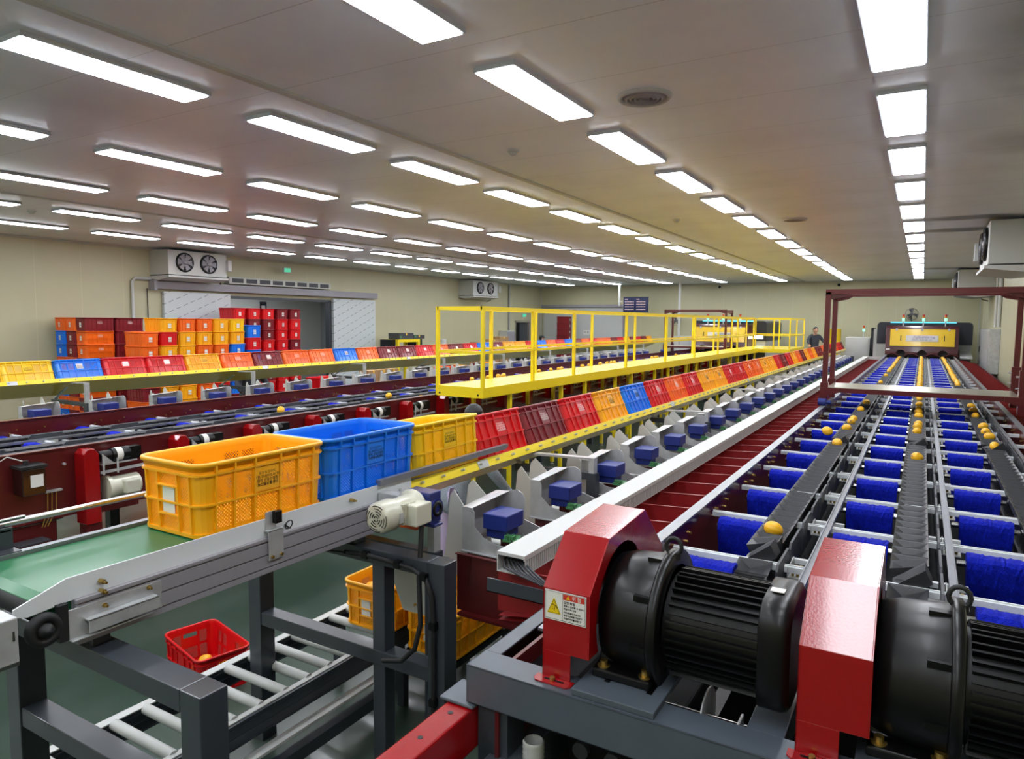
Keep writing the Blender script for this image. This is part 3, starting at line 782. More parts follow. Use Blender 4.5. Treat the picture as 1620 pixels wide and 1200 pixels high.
def sorting_line(ox, who, near):
    ZB = 1.40 if near else 1.345
    DZ = ZB - 1.40
    YS, KB = (3.02, 0) if near else (1.72, -2)
    """frame, outfeed trays and three bucket lanes of one line whose middle lane is at x = ox"""
    t = thing('sorting_machine', 'long maroon sorting machine frame with %s' % who, 'sorting machine', (ox, YF, 0))
    X = lambda v: ox + v
    # side plates
    for sx, nm in ((-1.0, 'left'), (.88, 'right')):
        m = MB().box(X(sx - .006), X(sx + .006), YF, YE, .92, 1.448)
        part('side_plate', m, W['maroon'], t)
        m = MB().box(X(sx - .03), X(sx + .025), YF + .3, YE, 1.448, 1.457)
        c = part('rail_cap', m, W['alu'] if near else W['maroon'], t)
        m = MB()
        for k in range(30):
            for dy in (0, .06, .25, .31):
                s_ = 1 if sx < 0 else -1
                m.cyl((X(sx + s_ * .006), 3.2 + .8 * k + dy, 1.33 + (.03 if dy in (.06, .31) else 0)), (X(sx + s_ * .018), 3.2 + .8 * k + dy, 1.33 + (.03 if dy in (.06, .31) else 0)), .008, n=6)
        part('bolt_row', m, W['brass'], t)
    # cross rails behind every brush
    cr = MB().bar((X(-.985), 0, 0), (X(.87), 0, 0), .034, .026).box(X(-.985), X(.87), -.004, .004, .013, .019).mesh('cross_rail'); cr.materials.append(W['rail_white'])
    for k in range(KB, NB):
        link('cross_rail', cr, None, t, (-ox, BY0 + PITCH * k + .13 - YF, 1.362 + DZ))
    for a, b in ((-.52, -.32), (.08, .22), (.68, .86)):
        csm = MB().bar((a, 0, 0), (b, 0, 0), .026, .022).mesh('short_cross_rail'); csm.materials.append(W['rail_white'])
        for k in range(KB, NB): link('short_cross_rail', csm, None, t, (0, BY0 + PITCH * k + .34 - YF, 1.335 + DZ))
    for sx in (-.375, .16, .74):
        m = MB().box(X(sx - .016), X(sx + .016), YS - .3, YE, 1.376 + DZ, 1.386 + DZ).box(X(sx - .016), X(sx - .011), YS - .3, YE, 1.386 + DZ, 1.396 + DZ).box(X(sx + .011), X(sx + .016), YS - .3, YE, 1.386 + DZ, 1.396 + DZ)
        part('slotted_rail', m, W['alu'], t, label='slotted aluminium rail between the lanes')
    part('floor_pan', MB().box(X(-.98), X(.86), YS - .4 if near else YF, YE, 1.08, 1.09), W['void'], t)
    for k in range(12):
        for sx in (-.95, .83): part('leg', MB().box(X(sx - .05), X(sx + .05), YF + .3 + 2.15 * k, YF + .4 + 2.15 * k, 0, .93), W['grey'], t)
    # bucket lanes
    names = ('left', 'middle', 'right')
    for li, lx in enumerate(LANES):
        b = thing('bucket_conveyor', '%s lane of black fruit buckets with blue brushes on %s' % (names[li], who), 'conveyor', (X(lx), YF + .4, 1.2), 'bucket lanes')
        part('chain_guide', MB().box(X(lx - .05), X(lx + .05), YS - .06, YE, 1.2, 1.32 + DZ).box(X(lx - .06), X(lx + .06), YS - .06, YE, 1.19, 1.2), W['black'], b)
        n = 100 if near else 0
        total = int((YE - YS - .13) / .125)
        tip = {0: 30, 1: 32, 2: 33}[li]
        rnd = random.Random(li)
        for k in range(n):
            y = YS + .125 * k
            q = link('bucket', BUCKET_ME, None, b)
            rx = ry = 0; dz = 0
            if k == 0: rx, dz = math.radians(38), -.075
            elif k == 1: rx, dz = math.radians(12), -.03
            elif k == 2 and li < 2: ry, dz = math.radians(-38), .01
            elif k == 3 and li < 2: ry, dz = math.radians(-14), .02
            elif k == tip: ry, dz = math.radians(-42), .015
            elif k == tip + 1: ry = math.radians(-16)
            q.matrix_local = at(0, y - OFF[b.name][1], ZB - 1.2 + dz, 0, rx, ry)
        m = MB()
        for k in range(n, total):
            s0 = len(m.v); base = [tuple(v.co) for v in BUCKET_ME.vertices]
            m.add([(v[0] + X(lx), v[1] + YS + .125 * k, v[2] + ZB) for v in base], [tuple(p.vertices) for p in BUCKET_ME.polygons])
        part('bucket', m, W['bucket'], b, kind='stuff')
        gp = MB().box(.112, .122, -.155, .155, -.14, .0).prism([(-.155, 0), (.155, 0), (.13, .024), (-.13, .024)], 'x', .112, .122).mesh('guide_plate'); gp.materials.append(W['plate'])
        br = MB().box(.135, .215, -.09, .09, -.075, -.07).box(.135, .139, -.09, .09, -.075, -.03)
        for dx in (.155, .175, .195):
            for dy in (-.06, -.01, .05): br.cyl((dx, dy, -.07), (dx, dy, -.055), .007, n=6, mi=1)
        br = br.mesh('bolt_bracket'); br.materials.append(W['offwhite']); br.materials.append(W['brass'])
        bx = (BRX[li][0] + BRX[li][1]) / 2 - lx
        hd = MB().cyl((BRX[li][0] - .03 - lx, .02, -.06), (BRX[li][1] + .03 - lx, .02, -.06), .016, n=8).mesh('brush_shaft'); hd.materials.append(W['chrome'])
        for k in range(KB, NB):
            y = BY0 + PITCH * k
            q = link('brush', BRUSH_ME, None, b, (bx, y - OFF[b.name][1], 1.384 + DZ - 1.2))
            link('shaft', hd, None, q, (-bx, 0, 0))
            if k < 30 or near: 
                for dy in ((.0, .347) if near else (0.1,)): link('guide_plate', gp, None, b, (0, y + dy - OFF[b.name][1] + .1, ZB - 1.2 + .0))
                link('bolt_bracket', br, None, b, (0, y - OFF[b.name][1] + .2, ZB - 1.2 + .0))
    # outfeed trays on the left with partitions
    tb = thing('outfeed_tray', 'bank of dark red outfeed trays along the left side of %s' % who, 'tray', (X(-1.3), YF, 1.0))
    m = MB().add([(X(-1.03), 2.55, 1.22), (X(-1.03), YE - 2, 1.22), (X(-1.57), YE - 2, 1.14), (X(-1.57), 2.55, 1.14)], [(0, 1, 2, 3)])
    m.add([(X(-1.03), 2.55, 1.2), (X(-1.03), YE - 2, 1.2), (X(-1.57), YE - 2, 1.12), (X(-1.57), 2.55, 1.12)], [(3, 2, 1, 0)])
    part('tray_floor', m, W['tray'], tb)
    pm = MB().prism([(-1.025, 1.21), (-1.025, 1.362), (-1.6, 1.33), (-1.6, 1.14)], 'y', -.004, .004)
    pm.prism([(-1.025, 1.36), (-1.025, 1.366), (-1.6, 1.334), (-1.6, 1.328)], 'y', -.008, .004)
    pm = pm.mesh('partition'); pm.materials.append(W['tray'])
    for k in range(66): link('partition', pm, None, tb, (ox - OFF[tb.name][0], 2.6 + .3475 * k - YF, -1.0))
    part('end_panel', MB().box(X(-2.09), X(-1.07), 2.97, 2.976, .90, 1.212).box(X(-2.06), X(-1.07), 2.93, 2.976, .885, .90).box(X(-2.09), X(-1.57), 2.95, 2.976, 1.208, 1.214).bar((X(-2.02), 2.968, .97), (X(-2.0), 2.968, 1.21), .004).bar((X(-1.76), 2.968, .91), (X(-1.76), 2.968, 1.21), .006), W['maroon'], tb)
    # cable duct along the trays
    if not near: return t
    d = thing('cable_duct', 'white slotted cable duct running along %s' % who, 'cable duct', (X(-1.5), 2.5, 1.37))
    dm = MB().box(X(-1.56), X(-1.42), 2.52, YE - 1.9, 1.43, 1.445).box(X(-1.56), X(-1.555), 2.52, YE - 1.9, 1.36, 1.43).box(X(-1.56), X(-1.42), 2.52, YE - 1.9, 1.355, 1.36)
    dm.box(X(-1.56), X(-1.05), YE - 2.0, YE - 1.88, 1.355, 1.445)
    if near:
        for k in range(300): dm.box(X(-1.425), X(-1.42), 2.53 + .02 * k, 2.538 + .02 * k, 1.36, 1.425)
    dm.box(X(-1.425), X(-1.42), 2.53 + (6 if near else 0), YE - 1.9, 1.36, 1.43).box(X(-1.425), X(-1.42), 2.52, YE - 1.9, 1.422, 1.43)
    part('duct', dm, W['white'], d)
    if near:
        w = MB()
        for q in range(7):
            w.tube([(X(-1.55 + .018 * q), 2.9, 1.40), (X(-1.545 + .016 * q), 2.56, 1.40), (X(-1.5 + .03 * q), 2.49 - .004 * q, 1.39), (X(-1.40 + .03 * q), 2.47 - .004 * q, 1.375 - .004 * q), (X(-1.12), 2.5, 1.34)], .005, 6)
        part('wire', w, W['plate'], d)
        part('end_bracket', MB().box(X(-1.56), X(-1.12), 2.44, 2.448, 1.29, 1.35).box(X(-1.56), X(-1.12), 2.44, 2.52, 1.29, 1.294), W['grey'], d)
    return t

M2X = -6.5
sorting_line(0.0, 'the near sorting line', True)
sorting_line(M2X, 'the far sorting line', False)

# ---------------------------------------------------------------- outfeed chutes (one every pitch on the left of a line)
def chute_proto(ox, lab, group):
    t = thing('outfeed_chute', lab, 'chute', (ox - 1.9, 3.0, 1.0), group)
    X = lambda v: ox + v
    m = MB()
    m.box(X(-2.13), X(-1.57), 2.86, 2.866, .95, 1.185).box(X(-2.13), X(-1.57), 3.2, 3.206, .95, 1.185).box(X(-2.13), X(-1.57), 2.86, 3.206, 1.05, 1.056).box(X(-2.14), X(-1.57), 2.85, 2.88, .94, .952)
    part('chute_box', m, W['maroon'], t)
    prof = [(-2.16, 1.19), (-1.60, 1.19), (-1.58, 1.215), (-1.66, 1.238), (-1.80, 1.248), (-1.95, 1.25), (-2.03, 1.275), (-2.085, 1.325), (-2.085, 1.40), (-2.10, 1.425), (-2.16, 1.425)]
    s = MB().prism([(X(a), b) for a, b in prof], 'y', 2.858, 2.862)
    s.box(X(-2.16), X(-1.6), 2.835, 2.862, 1.186, 1.191)
    back = [(-2.16, 1.19), (-1.60, 1.19), (-1.58, 1.215), (-1.66, 1.245), (-1.83, 1.26), (-1.97, 1.30), (-1.97, 1.42), (-1.985, 1.45), (-2.02, 1.465), (-2.16, 1.44)]
    s.prism([(X(a), b) for a, b in back], 'y', 3.196, 3.2)
    s.box(X(-2.164), X(-2.16), 2.858, 3.2, 1.19, 1.425)
    s.add([(X(-2.16), 2.858, 1.425), (X(-2.10), 2.858, 1.425), (X(-2.07), 3.2, 1.452), (X(-2.16), 3.2, 1.445)], [(0, 1, 2, 3)])
    part('bracket', s, W['steel'], t)
    a = MB().box(X(-2.06), X(-1.91), 2.90, 3.08, 1.31, 1.395).box(X(-2.05), X(-1.93), 2.92, 3.06, 1.262, 1.31)
    part('actuator', a, W['blue'], t, .006)
    e = MB().box(X(-1.93), X(-1.85), 2.89, 3.0, 1.262, 1.275)
    for q in range(4): e.box(X(-1.922 + .014 * q), X(-1.912 + .014 * q), 2.895, 2.93, 1.275, 1.295)
    part('circuit_board', e, W['pcb'], t)
    part('cable', MB().tube([(X(-1.89), 2.91, 1.28), (X(-1.85), 2.87, 1.26), (X(-1.82), 2.9, 1.30), (X(-1.84), 2.95, 1.30)], .006, 6), W['rubber'], t)
    for q, (yy, dz) in enumerate(((2.93, 0), (3.16, .02))):
        f = MB().prism([(-2.40, .98), (-2.17, 1.0), (-2.165, 1.34 + dz), (-2.21, 1.40 + dz), (-2.30, 1.475 + dz), (-2.335, 1.44 + dz)], 'y', -.002, .002)
        f.rot(Matrix.Translation((X(-2.17), yy, 0)) @ Matrix.Rotation(-.30 + .25 * q, 4, 'Z') @ Matrix.Translation((2.17, 0, 0)))
        part('flap', f, W['flap'], t)
    return t
for ox, who, g in ((0.0, 'near', 'outfeed chutes of the near line'), (M2X, 'far', 'outfeed chutes of the far line')):
    lab = '%s outfeed chute with blue actuator from the near end of the ' + who + ' line'
    p = chute_proto(ox, lab % 'first', g)
    p.location = (ox - 1.82, 3.15, 1.03)
    if who == 'far': p.location = (ox - 1.82, 3.15 - .755, 1.03)
    o_ = 0 if who == 'near' else -1
    for k in range(1 + o_, 28): 
        if k - o_: clone(p, (ox - 1.82, 3.15 + .755 * k, 1.03), label=lab % nth(k - o_ + 1))
    if who == 'near':
        part('deflector', MB().prism([(-2.66, .99), (-2.66, 1.14), (-2.24, 1.14), (-2.25, 1.04), (-2.41, .77), (-2.56, .77)], 'y', 2.84, 2.844), W['flap'], p)
        part('bolt', MB().cyl((-2.47, 2.83, .82), (-2.47, 2.84, .82), .009, n=6), W['brass'], p)

# ---------------------------------------------------------------- crate slides
def slide(px, pz, y0, y1, posts, postx, lab, alpha=ALPHA, az=1.24, reach=.52):
    t = thing('crate_slide', lab, 'crate slide', (px, y0, 0))
    R_ = Matrix.Translation((px, 0, pz)) @ Matrix.Rotation(-alpha, 4, 'Y')
    def rp(m): return m.rot(R_)
    part('lip', rp(MB().box(.002, .008, y0, y1, -.045, .014)), W['yellow'], t)
    part('panel', rp(MB().box(-.47, .003, y0, y1, -.045, -.038).box(-.47, -.464, y0, y1, -.045, .0)), W['tan'], t)
    part('stop_rail', rp(MB().box(-.425, -.415, y0, y1, -.022, .06)), W['yellow'], t)
    b = MB(); n = int((y1 - y0) / .205)
    bm = MB().cyl((.008, 0, -.014), (.034, 0, -.016), .008, n=6).mesh('lip_bolt'); bm.materials.append(W['steel'])
    for k in range(min(n, 100)):
        q = link('lip_bolt', bm, None, t); q.matrix_local = Matrix.Translation((0, y0 + .1 + .205 * k - y0, 0)) @ Matrix.Translation((0, 0, pz)) @ Matrix.Rotation(-alpha, 4, 'Y')
    for k in range(100, n): b.cyl((.008, y0 + .1 + .205 * k, -.014), (.034, y0 + .1 + .205 * k, -.016), .008, n=6)
    part('lip_bolt', rp(b), W['steel'], t, kind='stuff')
    part('crate_runner', rp(MB().box(-.40, -.36, y0, y1, -.022, -.001).box(-.06, -.02, y0, y1, -.022, -.001)), W['plate'], t)
    for y, postx, az, reach in [(p_ if isinstance(p_, tuple) else (p_, postx, az, reach)) for p_ in posts]:
        s = part('support', MB().box(postx - .035, postx + .035, y - .035, y + .035, 0, az), W['grey'], t)
        part('arm', MB().box(px - reach, postx + .035, y - .03, y + .03, az, az + .05), W['grey'], s)
        br = MB().prism([(postx - .02, az + .05), (postx + .02, az + .05), (postx + .02, pz - .035), (px - .03, pz - .05), (px - .03, pz - .065), (postx - .02, pz - .05)], 'y', y - .03, y + .03)
        part('bracket', br, W['steel'], s)
        part('brace', MB().bar((px - reach + .04, y, az + .05), (px - .14, y, pz - .12), .035, .012), W['steel'], s)
    for k in range(int((y1 - y0) / 4)): part('connector_plate', rp(MB().box(.008, .012, y0 + .9 + 4 * k, y0 + 1.02 + 4 * k, -.043, .01)), W['steel'], t)
    return t
slide(S1X, S1Z, 2.8, 28.6, [(2.86, -2.16, 1.19, .52)] + [4.47 + 3.02 * k for k in range(8)], -1.97, 'near crate slide with yellow edge beside the near sorting line', az=1.33, reach=.14)
slide(S2X, S2Z, 3.4, 29.3, [5.1 + 2.72 * k for k in range(9)], -9.72, 'far crate slide with yellow edge behind the far sorting line')
# ---------------------------------------------------------------- front drive of the near line
t = thing('motor_platform', 'blue-grey steel drive frame at the front end of the near line', 'machine frame', (0, 1.62, 1.34))
part('front_beam', MB().box(-1.10, 1.3, 1.61, 1.617, 1.335, 1.45).box(-1.10, 1.3, 1.61, 1.715, 1.443, 1.45).box(-1.10, 1.3, 1.61, 1.70, 1.335, 1.342).box(-1.10, 1.3, 1.70, 1.706, 1.34, 1.36), W['grey_lt'], t, .003)
part('side_beam', MB().box(-1.10, -1.094, 1.61, 2.56, 1.335, 1.45).box(-1.10, -1.045, 1.715, 2.56, 1.443, 1.45), W['grey_lt'], t, .002)
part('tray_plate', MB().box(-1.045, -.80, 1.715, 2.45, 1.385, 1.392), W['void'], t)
part('foot_plate', MB().box(-1.19, -1.07, 1.60, 1.72, 1.322, 1.332).box(-1.095, -1.085, 1.62, 1.70, 1.30, 1.34), W['grey_lt'], t, .004)
part('cross_beam', MB().box(-.33, -.24, 1.715, 2.45, 1.36, 1.445), W['grey_lt'], t, .003)
part('cross_beam', MB().box(.34, .43, 1.715, 2.45, 1.36, 1.445), W['grey_lt'], t, .003)
part('rear_beam', MB().box(-1.04, 1.3, 2.45, 2.52, 1.34, 1.385), W['grey'], t)
for x in (-1.02, .95): part('leg', MB().box(x - .05, x + .05, 1.63, 1.73, 0, 1.335), W['grey'], t)
t = thing('base_rail', 'glossy red base rail with grey tube end under the drive frame', 'rail', (-1.1, 1.1, 1.2))
part('red_tube', MB().box(-1.165, -1.075, 1.22, 2.7, 1.19, 1.32), W['red'], t, .006)
hl = MB()
for y in (1.42, 1.56): hl.cyl((-1.12, y, 1.3198), (-1.12, y, 1.3212), .008, n=12)
part('hole', hl, W['black'], t)
part('tube_end', MB().box(-1.18, -1.07, 1.10, 1.106, 1.18, 1.30).box(-1.18, -1.174, 1.10, 1.22, 1.18, 1.30).box(-1.076, -1.07, 1.10, 1.22, 1.18, 1.30).box(-1.18, -1.07, 1.10, 1.22, 1.294, 1.30), W['grey_lt'], t)
part('lower_rail', MB().box(-1.03, -.93, 1.0, 2.6, 1.06, 1.19), W['grey_lt'], t, .004)
part('support_leg', MB().box(-1.16, -1.08, 1.5, 1.58, 0, 1.19).box(-1.02, -.94, 1.3, 1.38, 0, 1.06), W['grey'], t)

def hood(x0, x1, lab, sign):
    t = thing('motor_hood', lab, 'machine guard', (x0, 1.67, 1.45), 'red motor hoods on the drive frame')
    P = [(1.67, 1.53), (1.67, 1.71), (1.80, 1.835), (2.09, 1.852), (2.27, 1.69), (2.27, 1.50)]
    w = .003; m = MB()
    for a, b in zip(P[:-1], P[1:]):
        m.add([(x0, a[0], a[1]), (x1, a[0], a[1]), (x1, b[0], b[1]), (x0, b[0], b[1])], [(0, 1, 2, 3)])
    m.add([(x0, 1.67, 1.455), (x0 + (x1 - x0) * .62, 1.67, 1.455), (x0 + (x1 - x0) * .62, 1.67, 1.53), (x0, 1.67, 1.53)], [(0, 1, 2, 3)])
    m.add([(x0, p[0], p[1]) for p in P + [(2.27, 1.455), (1.67, 1.455)]], [tuple(range(8))])
    cy, cz, r = 1.90, 1.612, .185
    arc = [(cy + r * math.cos(a), cz + r * math.sin(a)) for a in [math.radians(-25 + 230 * i / 18) for i in range(19)]]
    poly = P + [(2.27, 1.50), (cy + r * .91, 1.50)] + arc + [(cy - r * .91, 1.53)]
    m.add([(x1, p[0], p[1]) for p in poly], [tuple(range(len(poly)))])
    o = part('cover', m, W['red'], t)
    sm = o.modifiers.new('sheet', 'SOLIDIFY'); sm.thickness = .003; sm.offset = -1
    bev(o, .004, 2)
    f = MB().prism([(x0 - .014, 1.645), (x0 - .004, 1.635), (x0 + .09, 1.635), (x0 + .10, 1.645), (x0 + .10, 1.672), (x0 - .014, 1.672)], 'z', 1.4505, 1.4545)
    part('foot_flange', f, W['red'], t)
    part('slot', MB().box(x0 + .015, x0 + .075, 1.651, 1.659, 1.4546, 1.4552), W['black'], t)
    part('bolt', MB().cyl((x0 + .04, 1.655, 1.455), (x0 + .04, 1.655, 1.463), .008, n=6), W['brass'], t)
    return t
hood(-.88, -.74, 'red sheet metal motor hood with a white danger sticker', 1)
hood(-.21, -.06, 'red sheet metal motor hood between the two black motors', 1)

# danger sticker on the first hood
s = solo('warning_sticker', MB().box(-.873, -.747, 1.6672, 1.6685, 1.622, 1.706), W['paper'], 'white danger sticker with yellow triangle on the red motor hood', 'sticker', (-.81, 1.6672, 1.664))
def sl(x, z): return (-.873 + x * .126, 1.6665, 1.622 + z * .084)
def flat(poly, y, mb=None, mi=0):
    mb = mb or MB()
    return mb.add([(p[0], y, p[2]) for p in [sl(*q) for q in poly]], [tuple(range(len(poly)))], mi)
part('border_line', flat([(.02, .03), (.98, .03), (.98, .045), (.02, .045)], 1.6669).bar(sl(.02, .03), sl(.02, .97), .0006).bar(sl(.98, .03), sl(.98, .97), .0006).bar(sl(.02, .97), sl(.98, .97), .0006).bar(sl(.44, .03), sl(.44, .97), .0006), W['ink'], s)
part('triangle', flat([(.06, .22), (.40, .22), (.23, .78)], 1.6667), W['warn_yellow'], s)
tr = MB()
for a, b in (((.09, .25), (.37, .25)), ((.37, .25), (.23, .71)), ((.23, .71), (.09, .25))): tr.bar((sl(*a)[0], 1.6665, sl(*a)[2]), (sl(*b)[0], 1.6665, sl(*b)[2]), .0014, .0004)
for a, b in (((.18, .56), (.26, .52)), ((.26, .52), (.29, .46)), ((.26, .52), (.25, .40)), ((.25, .40), (.18, .37)), ((.25, .40), (.24, .31)), ((.17, .50), (.22, .54)), ((.29, .46), (.31, .42))): tr.bar((sl(*a)[0], 1.6663, sl(*a)[2]), (sl(*b)[0], 1.6663, sl(*b)[2]), .0018, .0004)
part('pictogram', tr, W['ink'], s)
part('red_header', flat([(.45, .76), (.96, .76), (.96, .95), (.45, .95)], 1.6667), W['warn_red'], s)
part('small_triangle', flat([(.52, .79), (.62, .79), (.57, .92)], 1.6664), W['warn_yellow'], s)
o0 = OFF[s.name]
def st(body, size, x, z, m):
    p = sl(x, z); text(body, size, s, m, face_mtx((p[0] - o0[0], 1.6663 - o0[1], p[2] - o0[2]), (1, 0, 0), (0, 0, 1)), ax='LEFT')
st('위 험', .0135, .66, .85, W['paper'])
st('감전 위험', .0085, .47, .67, W['ink']); st('접촉시 감전될 수 있으니', .0062, .47, .56, W['ink']); st('취급 주의 바람', .0062, .47, .46, W['ink'])
st('커버를 열지 마십시오', .0058, .47, .34, W['ink']); st('점검시 전원을 차단하고', .0058, .47, .24, W['ink']); st('작업후 커버를 닫을 것', .0058, .47, .14, W['ink'])

def gear_motor(x, lab):
    cy, cz = 1.88, 1.614
    t = thing('gear_motor', lab, 'motor', (x, cy, 1.45), 'black drive motors on the drive frame')
    part('base_plate', MB().box(x - .03, x + .20, 1.62, 2.15, 1.4505, 1.468), W['grey_lt'], t, .002)
    for dx in (.03, .15): part('adjusting_slot', MB().box(x + dx, x + dx + .016, 1.70, 1.78, 1.468, 1.4685), W['black'], t)
    g = MB().lathe((x, cy, cz), (1, 0, 0), [(0, -.02), (.11, -.02), (.155, .0), (.168, .04), (.172, .10), (.176, .14), (.178, .145)], 40)
    part('gear_housing', g, W['black'], t)
    f = MB().lathe((x, cy, cz), (1, 0, 0), [(.15, .145), (.190, .145), (.193, .15), (.193, .168), (.188, .172), (.15, .172)], 40)
    for k in range(8):
        a = k * PI / 4 + .2; f.box(x + .10, x + .147, cy + .172 * math.cos(a) - .012, cy + .172 * math.cos(a) + .012, cz + .172 * math.sin(a) - .008, cz + .172 * math.sin(a) + .008)
    part('flange', f, W['black'], t)
    b = MB().prism([(cy - .17, 1.469), (cy + .17, 1.469), (cy + .17, 1.492), (cy + .12, 1.50), (cy + .10, 1.56), (cy - .10, 1.56), (cy - .12, 1.50), (cy - .17, 1.492)], 'x', x - .01, x + .155)
    part('foot', b, W['black'], t, .004)
    for dx in (.015, .135): part('foot_bolt', MB().cyl((x + dx, cy - .145, 1.49), (x + dx, cy - .145, 1.497), .018, n=16).cyl((x + dx, cy - .145, 1.497), (x + dx, cy - .145, 1.511), .0115, n=6), W['brass'], t)
    body = MB().lathe((x, cy, cz), (1, 0, 0), [(.13, .172), (.132, .43)], 48)
    for k in range(40):
        a = 2 * PI * k / 40; h = .146 if k % 2 else .149
        if 0.8 < (a % (PI / 2)) < 0.95: h = .152
        d = Vector((0, math.cos(a), math.sin(a))); e = Vector((0, -math.sin(a), math.cos(a))); o = Vector((0, cy, cz))
        q = [o + d * .128 - e * .0035, o + d * h - e * .0025, o + d * h + e * .0025, o + d * .128 + e * .0035]
        body.add([v + Vector((x + .185, 0, 0)) for v in q] + [v + Vector((x + .425, 0, 0)) for v in q], [(0, 1, 2, 3), (7, 6, 5, 4), (0, 4, 5, 1), (1, 5, 6, 2), (2, 6, 7, 3)])
    part('ribbed_body', body, W['black'], t)
    cap = MB()
    n = 48; sec = []
    for k in range(n):
        a = 2 * PI * k / n; c, s_ = abs(math.cos(a)), abs(math.sin(a)); r = .147 / ((c ** 4 + s_ ** 4) ** (1 / 4))
        sec.append((r * math.cos(a), r * math.sin(a)))
    loft(cap, [[(x + h, cy + u * k, cz + v * k) for u, v in sec] for h, k in ((.418, .93), (.422, 1.0), (.476, 1.0), (.490, .97), (.496, .90))], 0, True)
    cap.add([(x + .496, cy + u * .90, cz + v * .90) for u, v in sec], [tuple(range(n))])
    part('end_cap', cap, W['black'], t)
    part('sticker', MB().box(x + .43, x + .465, cy - .05, cy - .02, cz + .1495, cz + .151), W['paper'], t, label='small white and yellow sticker')
    part('lifting_eye', MB().tube([(x + .16 + .022 * math.cos(a), cy, cz + .205 + .024 * math.sin(a)) for a in [math.radians(-60 + 30 * i) for i in range(11)]], .006, 8).cyl((x + .17, cy, cz + .17), (x + .17, cy, cz + .19), .01, n=10), W['rubber'], t)
    part('terminal_box', MB().box(x + .22, x + .34, cy + .14, cy + .20, cz - .06, cz + .06), W['black'], t, .006)
    return t
gear_motor(-.735, 'large black ribbed gear motor between the two red hoods')
gear_motor(-.055, 'large black ribbed gear motor at the right edge, beside the second red hood')

# odds and ends inside the drive frame
t = thing('drive_shaft', 'steel drive disc and shaft under the black motor', 'drive shaft', (-.46, 1.85, 1.3))
part('disc', MB().lathe((-.462, 1.85, 1.36), (1, 0, 0), [(0, 0), (.085, 0), (.088, .003), (.085, .006), (0, .006)], 36), W['steel'], t)
part('shaft', MB().cyl((-.6, 1.85, 1.36), (-.33, 1.85, 1.36), .014, n=14), W['chrome'], t)
t = thing('bearing_block', 'square flanged bearing on the grey cross beam', 'bearing', (-.34, 1.82, 1.3))
part('flange', MB().box(-.37, -.362, 1.76, 1.86, 1.30, 1.40), W['steel'], t, .003)
part('bearing', MB().lathe((-.37, 1.81, 1.35), (-1, 0, 0), [(.034, 0), (.032, .014), (.02, .018), (.014, .05), (0, .05)], 20), W['chrome'], t)
part('bolt', MB().cyl((-.37, 1.775, 1.385), (-.38, 1.775, 1.385), .008, n=6).cyl((-.37, 1.845, 1.315), (-.38, 1.845, 1.315), .008, n=6), W['brass'], t)
t = thing('control_box', 'black control box below the drive frame', 'control box', (-.78, 1.9, 1.0))
part('case', MB().box(-.85, -.56, 1.78, 2.3, .9, 1.28), W['void'], t, .01)
part('cable_gland', MB().cyl((-.8, 1.76, 1.2), (-.8, 1.785, 1.2), .025, n=12).cyl((-.7, 1.76, 1.2), (-.7, 1.785, 1.2), .025, n=12), W['plate'], t)
t = thing('corrugated_hose', 'light grey corrugated hose standing under the drive frame', 'hose', (-.86, 1.7, 0))
hm = MB(); prof = []
for k in range(26): prof += [(.032, .9 + .014 * k), (.027, .907 + .014 * k)]
hm.lathe((-.9, 1.66, 0), (0, 0, 1), [(.03, 0)] + prof, 14)
part('hose', hm, W['offwhite'], t)
part('cuff', MB().cyl((-.9, 1.66, .86), (-.9, 1.66, .9), .036, n=14), W['plate'], t)
t = thing('conveyor_head', 'black head box under the trays at the front of the near line', 'machine part', (0, 2.2, .9))
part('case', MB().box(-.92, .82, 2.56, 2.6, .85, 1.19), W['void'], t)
for x in (-.5, .2): part('side_cheek', MB().box(x, x + .04, 1.9, 2.55, 1.0, 1.3), W['black'], t)

# ---------------------------------------------------------------- green belt conveyor on the left
t = thing('belt_conveyor', 'green belt conveyor with aluminium sides carrying crates', 'conveyor', (-2.66, 1.0, 0))
bm = MB(); prof = [(1.06, 1.50), (1.075, 1.535), (1.11, 1.55), (2.92, 1.55), (2.96, 1.53), (2.97, 1.50), (2.94, 1.46), (1.1, 1.46)]
bm.prism(prof, 'x', -2.885, -2.445)
part('belt', bm, W['green_belt'], t)
part('side_rail', MB().prism([(1.02, 1.50), (1.02, 1.525), (1.18, 1.577), (3.0, 1.585), (3.0, 1.498), (1.18, 1.498), (1.06, 1.488)], 'x', -2.432, -2.426), W['rail'], t, label='pale side guard plate along the belt')
pr = MB()
z = 1.345
for h, d in ((.022, .0), (.006, .012), (.05, .0), (.006, .012), (.05, .0), (.008, .012), (.012, .0)):
    pr.box(-2.45, -2.405 - d, 1.2, 3.0, z, z + h); z += h
part('profile', pr, W['alu_matte'], t)
part('side_rail', MB().box(-2.925, -2.89, 1.05, 3.0, 1.40, 1.565), W['alu'], t)
part('guide_rail', MB().tube([(-3.0, y, 1.655 + (.004 if y < 1.1 else 0)) for y in (-.2, .6, 1.1, 1.4, 2.0, 2.6, 3.1)], .013, 12).bar((-3.0, 1.1, 1.67), (-3.0, 1.32, 1.672), .02, .004), W['chrome'], t)
for y in (1.2, 2.75): part('guide_post', MB().box(-2.96, -2.953, y - .055, y + .055, 1.56, 1.65).box(-2.96, -2.90, y - .06, y + .06, 1.562, 1.568).box(-3.0, -2.953, y - .05, y + .05, 1.635, 1.642), W['grey'], t)
